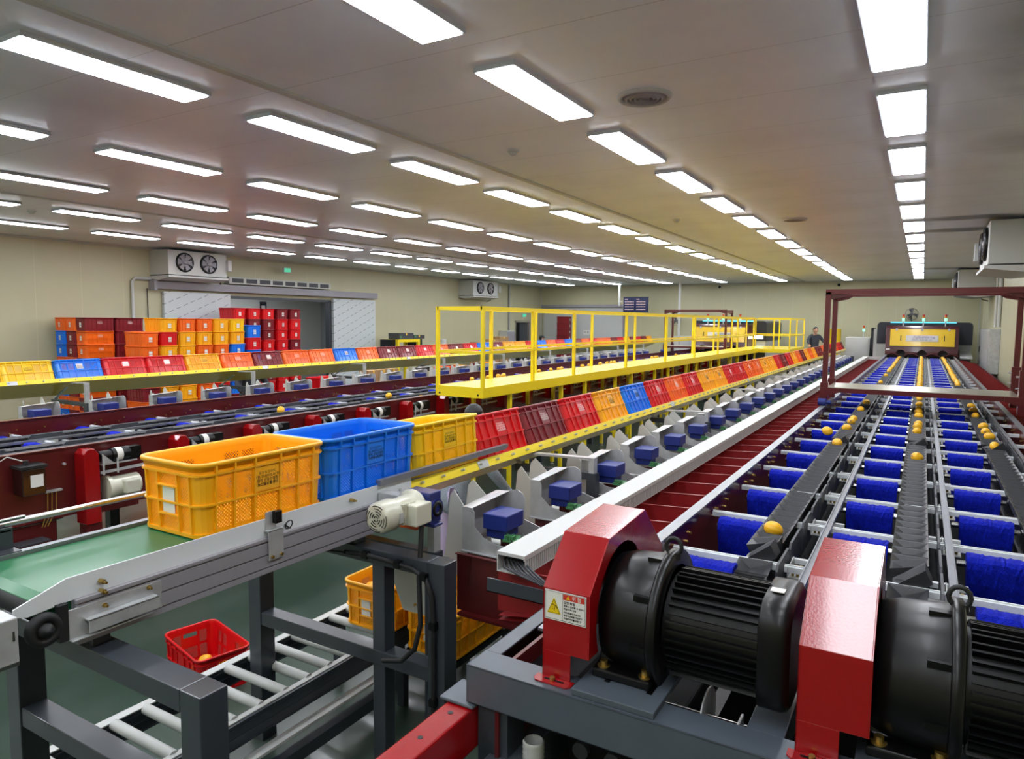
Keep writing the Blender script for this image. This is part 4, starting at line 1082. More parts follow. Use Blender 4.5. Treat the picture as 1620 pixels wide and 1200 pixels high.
part('bearing', MB().lathe((-2.425, 1.10, 1.435), (1, 0, 0), [(.055, 0), (.056, .022), (.045, .03), (.032, .03), (.03, .02), (.024, .02), (.022, .036), (.008, .038), (.008, .046), (0, .046)], 28).box(-2.425, -2.40, 1.14, 1.17, 1.375, 1.50), W['rubber'], t)
part('take_up_bracket', MB().box(-2.41, -2.38, 1.17, 1.45, 1.37, 1.375).box(-2.41, -2.404, 1.17, 1.5, 1.37, 1.475).box(-2.41, -2.37, 1.22, 1.47, 1.425, 1.432).box(-2.376, -2.37, 1.22, 1.47, 1.385, 1.432), W['steel'], t, .002)
bl = MB()
for y, z in ((1.29, 1.535), (1.29, 1.50), (1.29, 1.452), (1.45, 1.462), (2.52, 1.55)): bl.cyl((-2.428, y, z), (-2.40, y, z), .009, n=6).cyl((-2.41, y, z), (-2.385, y, z), .005, n=8)
part('bolt', bl, W['brass'], t)
part('pulley', MB().cyl((-2.88, 1.10, 1.50), (-2.45, 1.10, 1.50), .042, n=20), W['rubber'], t)
part('guard_bar', MB().box(-2.435, -2.405, 2.72, 4.02, 1.592, 1.604).box(-2.435, -2.405, 2.72, 4.02, 1.604, 1.612).box(-2.425, -2.405, 2.72, 4.0, 1.58, 1.592), W['alu'], t)
# support frames with cross beams
for n, (y, xr, xm, zl, xl) in enumerate(((1.3, -1.88, None, .85, -3.06), (2.62, -1.93, -2.30, .70, -3.28))):
    f = part('support_frame', MB().box(xl, xr - .05, y - .05, y + .05, 1.225, 1.30), W['grey'], t, .004)
    part('leg', MB().box(xl, xl + .1, y - .05, y + .05, 0, 1.225), W['grey'], f, .004)
    part('leg', MB().box(xr - .05, xr + .05, y - .05, y + .05, 0, 1.30), W['grey'], f, .004)
    part('lower_beam', MB().box(xl + .1, xr - .05, y - .045, y + .045, zl, zl + .075), W['grey'], f, .004)
    if xm: part('leg', MB().box(xm - .04, xm + .04, y - .04, y + .04, 0, 1.225), W['grey'], f, .004)
    part('pad', MB().box(-2.9, -2.45, y - .03, y + .03, 1.30, 1.345), W['grey'], f)
b = thing('drive_guard', 'bare welded steel guard box at the left edge beside the belt end', 'machine guard', (-2.4, .9, 1.36))
part('cover', MB().box(-2.75, -2.35, .3, 1.0, 1.375, 1.53), W['steel'], b, .004)
part('weld_seam', MB().bar((-2.349, .998, 1.385), (-2.349, .90, 1.385), .006, .012).bar((-2.349, .985, 1.46), (-2.349, .985, 1.49), .006), W['chrome'], b)
part('leg', MB().box(-2.6, -2.5, .5, .6, 0, 1.375), W['grey'], b)

# cream gear motor driving the belt
t = thing('gear_motor', 'cream motor with round fan cover and blue gearbox on the belt conveyor', 'motor', (-2.16, 2.7, 1.4))
mx, mz = -2.17, 1.515
part('fan_cover', MB().lathe((mx, 2.42, mz), (0, 1, 0), [(0, .006), (.05, .0), (.066, .006), (.076, .02), (.078, .10), (.074, .115)], 32), W['cream'], t)
vs = MB()
for r in (.012, .024, .037, .05, .062):
    for q in range(4):
        a0 = q * PI / 2 + .18 + (r * 12); pts = [(mx + r * math.cos(a0 + .25 * i), 2.4195 + (.0045 if r > .055 else .001), mz + r * math.sin(a0 + .25 * i)) for i in range(5)]
        vs.tube(pts, .0024, 5)
part('vent_slots', vs, W['ink'], t)
mb = MB().lathe((mx, 2.42, mz), (0, 1, 0), [(.066, .10), (.068, .13), (.068, .24), (.074, .25), (.088, .255), (.09, .27), (.086, .28), (0, .28)], 32)
for k in range(9): mb.box(mx - .02, mx + .069, 2.54 + .011 * k, 2.545 + .011 * k, mz - .05, mz + .05)
part('motor_body', mb, W['cream'], t)
part('terminal_box', MB().box(mx + .05, mx + .125, 2.57, 2.69, mz - .06, mz + .045), W['cream'], t, .008)
part('nameplate', MB().box(mx + .0765, mx + .079, 2.50, 2.53, mz - .03, mz + .02), W['steel'], t)
part('gearbox', MB().box(mx - .06, mx + .10, 2.705, 2.80, mz - .085, mz + .075).box(mx - .06, mx + .12, 2.715, 2.79, mz - .10, mz - .085).cyl((mx + .10, 2.752, mz - .01), (mx + .112, 2.752, mz - .01), .05, n=24), W['blue_gear'], t, .006)
part('output_hub', MB().lathe((mx + .112, 2.752, mz - .01), (1, 0, 0), [(.04, 0), (.038, .006), (.02, .006), (.018, -.01), (0, -.01)], 24), W['black'], t)
part('orange_coupling', MB().box(mx - .10, mx + .02, 2.70, 2.80, mz - .125, mz - .102), mat('orange_plastic', '#D8581A', .4), t, .006)
part('mount', MB().box(-2.42, mx - .06, 2.72, 2.79, mz - .03, mz + .03), W['steel'], t)
t = thing('power_cable', 'thick black power cable hanging from the cream motor', 'cable', (-2.05, 2.66, 1.4))
part('cable', MB().tube([(-2.07, 2.64, 1.46), (-2.06, 2.62, 1.36), (-2.04, 2.58, 1.2), (-2.0, 2.54, 1.0), (-2.02, 2.52, .88), (-2.1, 2.52, .80), (-2.22, 2.52, .77)], .0125, 10), W['rubber'], t)
part('gland', MB().cyl((-2.07, 2.64, 1.452), (-2.07, 2.64, 1.475), .017, n=12), W['rubber'], t)
t = thing('conduit', 'black corrugated cable tied along the front support frame', 'cable', (-2.3, 2.56, 1.27))
part('cable', MB().tube([(-2.42, 2.10, 1.53), (-2.43, 2.14, 1.50), (-2.47, 2.40, 1.32), (-2.46, 2.53, 1.27)], .004, 6), W['rubber'], t)
part('hose', MB().tube([(-2.47, 2.52, 1.275), (-2.36, 2.555, 1.27), (-2.2, 2.555, 1.265), (-2.06, 2.555, 1.255), (-1.98, 2.555, 1.22), (-1.945, 2.555, 1.14), (-1.935, 2.555, 1.0), (-1.935, 2.555, .45)], .0125, 10), W['rubber'], t)
for p in ((-2.36, 2.556, 1.27), (-2.15, 2.556, 1.262), (-1.99, 2.556, 1.23), (-1.935, 2.556, 1.0), (-1.935, 2.556, .62)): part('cable_tie', MB().cbox(p, (.034, .034, .034)), W['black'], t)
t = thing('sensor', 'small black photo sensor on a steel bracket at the belt side', 'sensor', (-2.41, 2.02, 1.4))
part('bracket', MB().box(-2.40, -2.396, 1.99, 2.07, 1.40, 1.53).box(-2.43, -2.396, 1.99, 2.07, 1.527, 1.531).box(-2.424, -2.42, 1.995, 2.05, 1.53, 1.61), W['steel'], t)
part('sensor_body', MB().box(-2.42, -2.395, 2.03, 2.065, 1.555, 1.61), W['black'], t, .003)
part('screw', MB().cyl((-2.396, 2.005, 1.415), (-2.386, 2.005, 1.415), .008, n=6).cyl((-2.396, 2.055, 1.415), (-2.386, 2.055, 1.415), .008, n=6), W['brass'], t)
part('cable_loop', MB().tube([(-2.395 + .006 * math.sin(a), 2.10 + .02 * math.cos(a), 1.535 + .02 * math.sin(a)) for a in [i * PI / 6 for i in range(13)]], .003, 6), W['rubber'], t)

# ---------------------------------------------------------------- roller conveyor low on the floor
t = thing('roller_conveyor', 'low roller conveyor with white rails running under the belt', 'conveyor', (-3.15, 1.2, 0))
for x0, x1 in ((-3.45, -3.395), (-2.91, -2.855)):
    part('rail', MB().box(x0, x1 - (.02 if x0 > -3.2 else 0), 1.2, 25, .424, .43), W['white'], t)
    part('skirt', MB().box(x0 + .004, x1 - .004, 1.2, 25, .30, .424).box(x0, x1, 1.2, 25, .395, .405).box(x0, x1, 1.2, 25, .35, .358).box(x0, x1, 1.2, 25, .30, .306), W['grey'], t)
rm = MB().cyl((-.245, 0, 0), (.245, 0, 0), .027, n=16).cyl((-.27, 0, 0), (-.245, 0, 0), .014, n=8).cyl((.245, 0, 0), (.27, 0, 0), .014, n=8).mesh('roller'); rm.materials.append(W['offwhite'])
for k in range(70): link('roller', rm, None, t, (0, .15 + .165 * k, .414))
rs = MB()
for k in range(70, 142): rs.cyl((-3.395, 1.35 + .165 * k, .414), (-2.905, 1.35 + .165 * k, .414), .025, n=8)
part('roller', rs, W['offwhite'], t, kind='stuff')
for k in range(13):
    for x in (-3.42, -2.885): part('leg', MB().box(x - .03, x + .03, 1.5 + 1.9 * k, 1.56 + 1.9 * k, 0, .30), W['grey'], t)
part('tie_bar', MB().box(-2.78, -2.72, 1.25, 3.2, .12, .19), W['grey'], t)
part('lower_rail', MB().box(-2.80, -2.74, 1.25, 3.25, .26, .275), W['white'], t)
t = thing('crate_stand', 'black tilted stand under the crate of melons below the nearest chute', 'stand', (-2.42, 3.3, 0))
part('rail', MB().box(-2.76, -2.72, 3.25, 4.05, .31, .345).box(-2.41, -2.37, 3.25, 4.05, .31, .345).box(-2.76, -2.37, 3.28, 3.32, .31, .335).box(-2.76, -2.37, 3.98, 4.02, .31, .335), W['black'], t)
for x in (-2.74, -2.39):
    for y in (3.3, 4.0): part('leg', MB().box(x - .025, x + .025, y - .025, y + .025, 0, .31), W['grey'], t)
# ---------------------------------------------------------------- yellow walkway between the lines
WXR, WXL, WY0, WY1, WZ = -4.75, -5.45, 7.3, 24.2, 1.60
t = thing('walkway', 'long yellow steel walkway with railings between the two lines', 'walkway', (-5.1, WY0, 0))
part('deck', MB().box(WXL, WXR, WY0, WY1, WZ - .012, WZ), W['yellow'], t)
part('deck_edge', MB().box(WXR - .004, WXR + .02, WY0 - .02, WY1, WZ - .125, WZ + .004).box(WXL - .02, WXL + .004, WY0 - .02, WY1, WZ - .125, WZ + .004).box(WXL - .02, WXR + .02, WY0 - .02, WY0 + .004, WZ - .125, WZ + .004)
     .box(WXL, WXR + .02, WY0 - .022, WY1, WZ - .13, WZ - .122), W['yellow'], t)
part('end_hole', MB().box(WXR - .07, WXR - .045, WY0 - .0225, WY0 - .02, WZ - .105, WZ - .08).box(WXL + .03, WXL + .055, WY0 - .0225, WY0 - .02, WZ - .105, WZ - .08), W['black'], t)
yR = [7.3, 8.6, 9.95, 12.2, 14.5, 16.7, 18.95, 21.2, 23.5]
s_ = .021
for x, nm in ((WXR, 'right'), (WXL, 'left')):
    for y in yR: part('rail_post', MB().box(x - s_, x + s_, y - s_, y + s_, WZ - .12, 2.60), W['yellow'], t)
    y1 = 23.5 if x == WXR else 27.3
    part('top_rail', MB().box(x - .022, x + .022, WY0 - .022, y1, 2.585, 2.63), W['yellow'], t)
    part('middle_rail', MB().box(x - .016, x + .016, WY0 - .022, y1, 2.03, 2.065), W['yellow'], t)
for k, y in enumerate((9.95, 12.2, 14.5, 16.7)):
    part('rail_joint', MB().box(WXR - .025, WXR + .025, y - .03, y + .03, 2.628, 2.634), W['plate'], t)
part('top_rail', MB().box(WXL, WXR, WY0 - .022, WY0 + .022, 2.585, 2.63), W['yellow'], t)
part('middle_rail', MB().box(WXL, WXR, WY0 - .016, WY0 + .016, 2.03, 2.065), W['yellow'], t)
# wide end section
part('deck', MB().box(WXL, -3.75, WY1, 27.3, WZ - .012, WZ).box(WXL, -3.73, WY1 - .02, WY1, WZ - .125, WZ).box(-3.77, -3.73, WY1, 27.3, WZ - .125, WZ), W['yellow'], t)
for (x, y) in ((-3.75, 24.2), (-3.75, 25.6), (-3.75, 27.3), (-4.6, 27.3), (-5.45, 27.3), (-5.45, 25.7), (-4.25, 24.2)):
    part('rail_post', MB().box(x - s_, x + s_, y - s_, y + s_, WZ, 2.6), W['yellow'], t)
for z0, z1 in ((2.585, 2.63), (2.03, 2.065)):
    part('end_rail', MB().box(-4.75, -3.73, 24.18, 24.22, z0, z1).box(-3.77, -3.73, 24.2, 27.3, z0, z1).box(-5.45, -3.73, 27.28, 27.32, z0, z1), W['yellow'], t)
ys = [8.06, 9.62, 10.5, 11.83, 12.63, 14.0, 14.9, 16.25, 17.1, 18.5, 19.35, 20.7, 21.6, 22.9, 24.0]
for y in ys:
    f = part('trestle', MB().box(WXR - .08, WXR - .03, y - .025, y + .025, .04, WZ - .12), W['yellow'], t)
    part('trestle_leg', MB().box(WXL + .03, WXL + .08, y - .025, y + .025, .04, WZ - .12), W['yellow'], f)
    part('cross_bar', MB().box(WXL + .08, WXR - .08, y - .02, y + .02, 1.08, 1.13).box(WXL + .08, WXR - .08, y - .02, y + .02, .42, .46), W['yellow'], f)
    part('levelling_foot', MB().cyl((WXR - .055, y, 0), (WXR - .055, y, .012), .035, n=14).cyl((WXR - .055, y, .012), (WXR - .055, y, .05), .008, n=8).cyl((WXL + .055, y, 0), (WXL + .055, y, .012), .035, n=14).cyl((WXL + .055, y, .012), (WXL + .055, y, .05), .008, n=8), W['steel'], f)
for k, y in enumerate(ys[:-1]):
    if k % 2: part('long_bar', MB().box(WXR - .075, WXR - .035, y + .025, ys[k + 1] - .025, .6, .64), W['yellow'], t)

# ---------------------------------------------------------------- maroon portal frames standing on the lines
def portal(ox, y0, lab):
    t = thing('portal_frame', lab, 'frame', (ox, y0, 1.45), 'maroon portal frames over the lines')
    X = lambda v: ox + v
    for x, g in ((-1.03, 1), (.99, -1)):
        for y in (y0, y0 + .82):
            p = part('post', MB().box(X(x - .03), X(x + .03), y - .03, y + .03, 1.72, 2.84), W['maroon'], t)
            part('sleeve', MB().box(X(x - .045), X(x + .045), y - .045, y + .045, 1.457, 1.95 if x > 0 else 1.72), W['maroon'], p)
            for k in range(3 if x > 0 else 1): part('clamp_bolt', MB().cyl((X(x - .045), y, 1.62 + .13 * k), (X(x - .075), y, 1.62 + .13 * k), .01, n=8), W['steel'], p)
        part('side_beam', MB().box(X(x - .03), X(x + .03), y0 + .03, y0 + .79, 2.78, 2.84), W['maroon'], t)
    for y in (y0, y0 + .82):
        b = part('top_beam', MB().box(X(-1.06), X(1.02), y - .03, y + .03, 2.81, 2.875), W['maroon'], t)
        part('gusset', MB().prism([(X(-1.0), 2.81), (X(-.82), 2.81), (X(-.88), 2.775), (X(-1.0), 2.75)], 'y', y - .004, y + .004).prism([(X(.96), 2.81), (X(.78), 2.81), (X(.84), 2.775), (X(.96), 2.75)], 'y', y - .004, y + .004), W['maroon'], b)
    part('shelf_frame', MB().box(X(-1.0), X(.96), y0 - .03, y0 + .02, 1.60, 1.655).box(X(-1.0), X(.96), y0 + .72, y0 + .78, 1.60, 1.655).prism([(X(-1.07), 1.53), (X(-.86), 1.60), (X(-.86), 1.655), (X(-1.07), 1.655)], 'y', y0 - .05, y0 - .03).prism([(X(1.03), 1.53), (X(.82), 1.60), (X(.82), 1.655), (X(1.03), 1.655)], 'y', y0 - .05, y0 - .03), W['maroon'], t)
    part('shelf', MB().box(X(-1.0), X(.96), y0 - .02, y0 + .78, 1.655, 1.662), W['stainless'], t)
    part('drive_roller', MB().cyl((X(-1.06), y0 - .3, 1.50), (X(-.97), y0 - .3, 1.50), .045, n=16).cyl((X(-.97), y0 - .3, 1.50), (X(-.92), y0 - .3, 1.50), .025, n=12), W['blue'], t)
    part('drive_roller', MB().cyl((X(.98), y0 - .6, 1.48), (X(1.08), y0 - .6, 1.48), .05, n=16), W['blue'], t)
portal(0, 9.45, 'maroon portal frame with a steel shelf across the near line')
portal(M2X, 22.9, 'distant maroon portal frame over the far line behind the walkway railing')

# ---------------------------------------------------------------- feed heads and optical sorters at the far ends
def lamp_tower(x, y, z0, z1, lab, grp):
    t = thing('signal_tower', lab, 'signal light', (x, y, z0), grp)
    part('pole', MB().cyl((x, y, z0), (x, y, z1 - .22), .018, n=10), W['white'], t)
    part('green_lamp', MB().cyl((x, y, z1 - .22), (x, y, z1 - .12), .042, n=14), W['green_lit'], t)
    part('amber_lamp', MB().cyl((x, y, z1 - .12), (x, y, z1 - .06), .036, n=14), W['amber_lens'], t)
    part('red_lamp', MB().cyl((x, y, z1 - .06), (x, y, z1), .036, n=14), W['red_lens'], t)
def head(ox, who, near):
    X = lambda v: ox + v
    t = thing('feed_head', 'maroon feed head with a yellow cover and white sign on the %s line' % who, 'machine', (ox, 26.2, .9))
    part('casing', MB().prism([(26.2, 1.55), (26.32, 2.36), (26.40, 2.40), (27.2, 2.40), (27.2, .9), (26.2, .9)], 'x', X(-1.06), X(1.0)), W['maroon_dark'], t, .02)
    d = MB().prism([(26.21, 1.74), (26.295, 2.29), (26.275, 2.295), (26.19, 1.745)], 'x', X(-.93), X(.89))
    c = part('cover', d, W['yellow_hood'], t, .004)
    for x in (-.62, .60): part('handle', MB().tube([(X(x), 26.21, 1.93), (X(x), 26.17, 1.95), (X(x), 26.19, 2.07), (X(x), 26.24, 2.09)], .012, 8), W['black'], c)
    for x in (-.75, -.02, .72): part('latch', MB().box(X(x - .03), X(x + .03), 26.24, 26.28, 2.25, 2.32), W['steel'], c)
    a = (26.22, 1.90); b2 = (26.248, 2.09)
    sg = part('sign', MB().prism([(26.2085, 1.90), (26.2385, 2.10), (26.2285, 2.10), (26.1985, 1.90)], 'x', X(-.47), X(.44)), W['paper'], c)
    o = OFF[t.name]
    up = Vector((0, .03, .2)).normalized()
    def P(x, k): return (X(x) - o[0], 26.1965 + .03 * k - o[1], 1.90 + .2 * k - o[2])
    text('(주)생명과기술', .085, sg, W['logo_blue'], face_mtx(P(.09, .62), (1, 0, 0), up), ax='CENTER')
    text('농산물 선별기 전문', .045, sg, W['plate'], face_mtx(P(.09, .25), (1, 0, 0), up), ax='CENTER')
    tri = MB()
    p = [Vector(P(-.29, .3)), Vector(P(-.15, .3)), Vector(P(-.22, .88))]
    oo = Vector(o)
    for i in range(3): tri.bar(p[i] + oo, p[(i + 1) % 3] + oo, .022, .003)
    part('logo', tri, W['logo_blue'], sg)
    for li, lx in enumerate(LANES):
        part('inlet_hood', MB().lathe((X(lx), 26.0, 1.50), (0, 1, 0), [(.13, 0), (.12, .02), (.12, .22)], 20).lathe((X(lx), 26.1, 1.5), (0, 1, 0), [(.12, 0), (0, .01)], 20), W['black'], t)
    for xc in (-.83, -.30, .29, .80):
        w = .20 if abs(xc) > .7 else .21
        ar = MB(); n = 10; pts = [(xc - w + 2 * w * i / n, 1.44 + .09 * math.sin(PI * i / n)) for i in range(n + 1)]
        ar.prism([(X(a_), b_) for a_, b_ in pts] + [(X(a_), b_ - .02) for a_, b_ in pts[::-1]], 'y', 25.7, 26.19)
        part('arch_cover', ar, W['maroon'], t)
        ar = MB().box(X(xc - w), X(xc + w), 26.0, 26.02, 1.2, 1.44)
        part('curtain', ar, W['black'], t)
    part('warning_label', MB().box(X(-1.03), X(-.92), 26.195, 26.199, 1.60, 1.66), W['paper'], t)
    part('stand', MB().box(X(-1.0), X(.95), 26.3, 27.1, 0, .9), W['grey'], t)
    g = thing('optical_sorter', 'dark navy cabinet of the optical sorter with a cyan light bar on the %s line' % who, 'machine', (X(.02), 27.4, 0))
    pts = []
    for cx, cz, a0 in ((1.30, 2.40, 0), (-1.26, 2.40, 90)):
        for i in range(6):
            a = math.radians(a0 + 18 * i); pts.append((X(cx + .12 * math.cos(a)), cz + .13 * math.sin(a)))
    part('hood', MB().prism(pts + [(X(-1.38), 1.78), (X(1.42), 1.78)], 'y', 27.4, 30.6), W['navy'], g)
    part('cabinet', MB().box(X(-1.36), X(1.40), 27.42, 30.55, 0, 1.78), W['offwhite'], g, .01)
    part('light_bar', MB().box(X(-.98), X(.95), 27.36, 27.42, 2.50, 2.54), W['cyan'], g)
    part('side_tray', MB().prism([(26.0, 1.42), (27.4, 1.62), (27.4, 1.58), (26.0, 1.38)], 'x', X(1.05), X(1.38)), W['offwhite'], g)
    if not near:
        part('inspection_lamp', MB().box(X(.78), X(1.3), 27.36, 27.4, 1.86, 1.98), W['worklight'], g)
    for lx in (-.58, .0, .62): lamp_tower(X(lx), 26.6, 2.40, 2.78, 'signal tower above the yellow cover of the %s line, %s of three' % (who, {-.58: 'left one', .0: 'middle one', .62: 'right one'}[lx]), 'signal towers')
head(0, 'near', True)
head(M2X, 'far', False)
t = thing('control_cabinet', 'pale steel control cabinet at the far end of the near crate slide', 'cabinet', (-2.05, 27.2, 0))
part('body', MB().box(-2.48, -1.66, 28.7, 30.2, 0, 1.95), W['offwhite'], t, .01)
part('door', MB().box(-2.44, -1.72, 28.67, 28.7, .1, 1.88), W['white'], t)
part('handle', MB().box(-1.80, -1.76, 28.64, 28.67, 1.0, 1.2), W['black'], t)
lamp_tower(-1.9, 28.9, 1.95, 2.4, 'signal tower on the pale control cabinet', 'signal towers')
t = thing('computer_cabinet', 'narrow black computer cabinet beside the dark optical sorter', 'cabinet', (-1.5, 28.6, 0))
part('body', MB().box(-1.64, -1.54, 28.7, 29.6, 0, 2.32), W['black'], t, .008)
part('screen', MB().box(-1.63, -1.55, 28.69, 28.7, 1.5, 2.2), W['navy'], t)
solo('pillar', MB().box(-1.53, -1.40, 28.3, 28.5, 0, 2.28), W['white'], 'white square pillar between the computer cabinet and the optical sorter', 'pillar', (-1.46, 28.4, 0))
t = thing('control_cabinet', 'pale control cabinet with papers on top behind the far crate slide end', 'cabinet', (-8.3, 29.8, 0))
part('body', MB().box(-9.5, -8.0, 29.9, 30.8, 0, 1.85), W['offwhite'], t, .01)
part('door', MB().box(-9.4, -8.75, 29.87, 29.9, .1, 1.78).box(-8.72, -8.08, 29.87, 29.9, .1, 1.78), W['white'], t)
lamp_tower(-8.2, 30.1, 1.85, 2.42, 'signal tower on the pale cabinet behind the far slide', 'signal towers')
# dark red trays beyond the right side plate
t = thing('outfeed_tray', 'narrow bank of dark red trays beyond the right side of the near line', 'tray', (1.1, 2.0, 1.0))
part('tray_floor', MB().box(.9, 1.42, 6.0, 25.6, 1.18, 1.19), W['maroon_dark'], t)
part('outer_edge', MB().box(1.42, 1.43, 6.0, 25.6, 1.15, 1.30), W['maroon'], t)
pm = MB().prism([(.895, 1.19), (.895, 1.38), (1.1, 1.37), (1.41, 1.28), (1.41, 1.19)], 'y', -.004, .004).mesh('partition', (1.1, 0, 1.0)); pm.materials.append(W['tray'])
for k in range(56): link('partition', pm, None, t, (0, 4.0 + .3475 * k, 0))
for k in range(7): part('leg', MB().box(1.34, 1.40, 6.2 + 3.1 * k, 6.26 + 3.1 * k, 0, 1.18), W['grey'], t)
solo('waste_bin', MB().lathe((1.5, 27.0, 0), (0, 0, 1), [(.17, 0), (.2, 1.1), (.24, 1.16), (.24, 1.2), (.19, 1.2), (.16, .1), (0, .1)], 24), W['black'], 'black round bin by the right wall behind the red trays', 'bin', (1.5, 27.0, 0))

# ---------------------------------------------------------------- small drives on the right side plate of the far line
def side_drive(y, lab, first):
    x = M2X + .886
    t = thing('side_drive', lab, 'motor', (x, y, .95), 'small drives along the far line')
    P = [(y - .05, .85 if first else 1.12), (y - .05, 1.40), (y - .02, 1.435), (y + .03, 1.435), (y + .065, 1.39), (y + .065, .85 if first else 1.12)]
    part('hood', MB().prism(P, 'x', x, x + .14), W['red'], t, .004)
    m = MB().cyl((x + .1, y + .075, 1.36), (x + .1, y + .17, 1.36), .045, n=16).cyl((x + .1, y + .17, 1.36), (x + .1, y + .31, 1.36), .055, n=16).box(x + .055, x + .145, y + .31, y + .40, 1.31, 1.41)
    part('motor', m, W['black'], t)
    part('sticker', MB().cyl((x + .1, y + .20, 1.36), (x + .1, y + .25, 1.36), .0556, n=16), W['paper'], t)
    part('mount', MB().box(x, x + .15, y + .08, y + .36, 1.295, 1.305).prism([(y + .08, 1.305), (y + .17, 1.305), (y + .08, 1.39)], 'x', x + .15, x + .154), W['steel'], t)
    part('tension_bolt', MB().cyl((x + .15, y + .09, 1.22), (x + .15, y + .09, 1.34), .008, n=8).cyl((x + .15, y + .2, 1.22), (x + .15, y + .2, 1.34), .008, n=8).bar((x + .14, y + .07, 1.24), (x + .14, y + .5, 1.25), .02), W['steel'], t)
    return t
lab = '%s small drive with red hood from the near end of the far line'
side_drive(2.88, lab % 'first', True)
for k in range(1, 26): side_drive(2.88 + .775 * k, lab % nth(k + 1), False)
t = thing('gear_motor', 'cream gear motor under the first small drive of the far line', 'motor', (M2X + .98, 3.2, 1.0))
x = M2X + .98
part('motor_body', MB().cyl((x, 3.02, 1.10), (x, 3.26, 1.10), .085, n=20).cyl((x, 3.0, 1.10), (x, 3.03, 1.10), .1, n=20), W['cream'], t)
part('terminal_box', MB().box(x + .05, x + .13, 3.1, 3.22, 1.05, 1.16), W['cream'], t, .01)
part('bracket', MB().box(x - .09, x - .05, 3.0, 3.3, .9, 1.2), W['maroon'], t)
t = thing('oil_tank', 'smoked plastic oil tank with white label on the far line side plate', 'tank', (M2X + .9, 2.45, 1.2))
x = M2X + .888
part('tank', MB().box(x, x + .14, 2.40, 2.56, 1.16, 1.36), mat('smoked_plastic', '#2A1512', .15, coat=.5), t, .01)
part('lid', MB().box(x, x + .15, 2.39, 2.57, 1.36, 1.378).cyl((x + .07, 2.46, 1.378), (x + .07, 2.46, 1.41), .018, n=12), W['rubber'], t)
part('label', MB().box(x + .14, x + .142, 2.455, 2.54, 1.22, 1.31), W['paper'], t)
part('oil_tube', MB().tube([(x + .07, 2.44, 1.41), (x + .03, 2.36, 1.45), (x + .02, 2.28, 1.40), (x + .02, 2.24, 1.28), (x + .02, 2.30, 1.2)], .004, 6), W['flap'], t)
part('valve_block', MB().box(x, x + .03, 2.60, 2.72, 1.135, 1.15), W['steel'], t)
for k in range(3): part('copper_line', MB().tube([(x + .02, 2.62 + .03 * k, 1.135), (x + .03, 2.61 + .03 * k, 1.0), (x + .02, 2.57 + .02 * k, .88)], .004, 6), W['brass'], t)
part('bolt_row', MB().cyl((x, 2.1, 1.33), (x + .02, 2.1, 1.33), .012, n=6).cyl((x, 2.75, 1.33), (x + .02, 2.75, 1.33), .012, n=6), W['steel'], t)
t = thing('under_conveyor', 'dark red lower conveyor housing under the far line', 'conveyor', (M2X + .95, 1.0, 0))
part('housing', MB().box(M2X + .895, M2X + .94, 1.0, 2.7, .60, .70).box(M2X + .3, M2X + .85, 2.2, 2.7, .7, .9), W['maroon'], t)
part('cover_plate', MB().add([(M2X + .87, 2.1, .905), (M2X + .87, 2.75, .905), (M2X + .2, 2.75, .91), (M2X + .2, 2.1, .91)], [(0, 1, 2, 3)]), W['white'], t)
part('post', MB().box(M2X + .9, M2X + 1.0, 2.84, 2.96, 0, .92), W['maroon'], t)
part('leg', MB().box(M2X + .89, M2X + .97, 1.9, 2.0, 0, .62).box(M2X + .89, M2X + .97, 2.42, 2.5, 0, .62), W['grey'], t)
part('bracket_plate', MB().box(M2X + .885, M2X + 1.02, 2.36, 2.58, .80, .808), W['grey'], t)

# ---------------------------------------------------------------- melons
def melon_mesh():
    m = MB(); n, k = 40, 14; vs = []; fs = []
    for j in range(k + 1):
        tt = PI * j / k
        for i in range(n):
            u = 2 * PI * i / n; g = 1 - .045 * max(0, math.cos(10 * u)) ** 3 * math.sin(tt)
            vs.append((.0385 * math.sin(tt) * math.cos(u) * g, .0385 * math.sin(tt) * math.sin(u) * g, .0465 * math.cos(tt)))
    for j in range(k):
        for i in range(n): fs.append((j * n + i, (j + 1) * n + i, (j + 1) * n + (i + 1) % n, j * n + (i + 1) % n))
    return m.add(vs, fs, 0, True).mesh('melon')
MELON_ME = melon_mesh(); MELON_ME.materials.append(W['melon'])
NAVEL_ME = MB().lathe((0, 0, -.0462), (0, 0, -1), [(.0, .0022), (.007, .002), (.009, 0), (.011, -.003)], 14).cyl((0, 0, .045), (.002, 0, .052), .003, .002, n=8).mesh('melon_navel'); NAVEL_ME.materials.append(W['cardboard'])
rnd_m = random.Random(11)
def melon(x, y, z, lab, group, tilt=None, s=1.0, detail=False):
    o = bpy.data.objects.new('melon', MELON_ME); COL.objects.link(o)
    a, b = rnd_m.uniform(0, PI), PI / 2 + rnd_m.uniform(-.35, .35)
    o.matrix_world = Matrix.Translation((x, y, z)) @ Matrix.Rotation(a if tilt is None else tilt, 4, 'Z') @ Matrix.Rotation(b, 4, 'X') @ Matrix.Rotation(rnd_m.uniform(0, PI), 4, 'Z') @ Matrix.Scale(s * rnd_m.uniform(.95, 1.06), 4)
    if detail: link('stem_end', NAVEL_ME, None, o)
    return tag(o, lab, 'melon', group)
dense = lambda a, b, st: [a + st * k + .03 * math.sin(k * 2.3) for k in range(int((b - a) / st))]
LL_ = [3.63, 6.62, 7.63, 8.15, 8.42, 9.4, 10.29, 13.99, 16.0] + dense(17.4, 25.9, .37)
CC_ = [6.24, 7.77, 8.1, 8.35, 9.11, 9.55, 9.89, 10.45] + dense(11.2, 25.9, .2)
RR_ = [7.2, 7.8, 8.12, 8.56, 9.51, 10.12, 10.61] + dense(14.3, 25.9, .25)
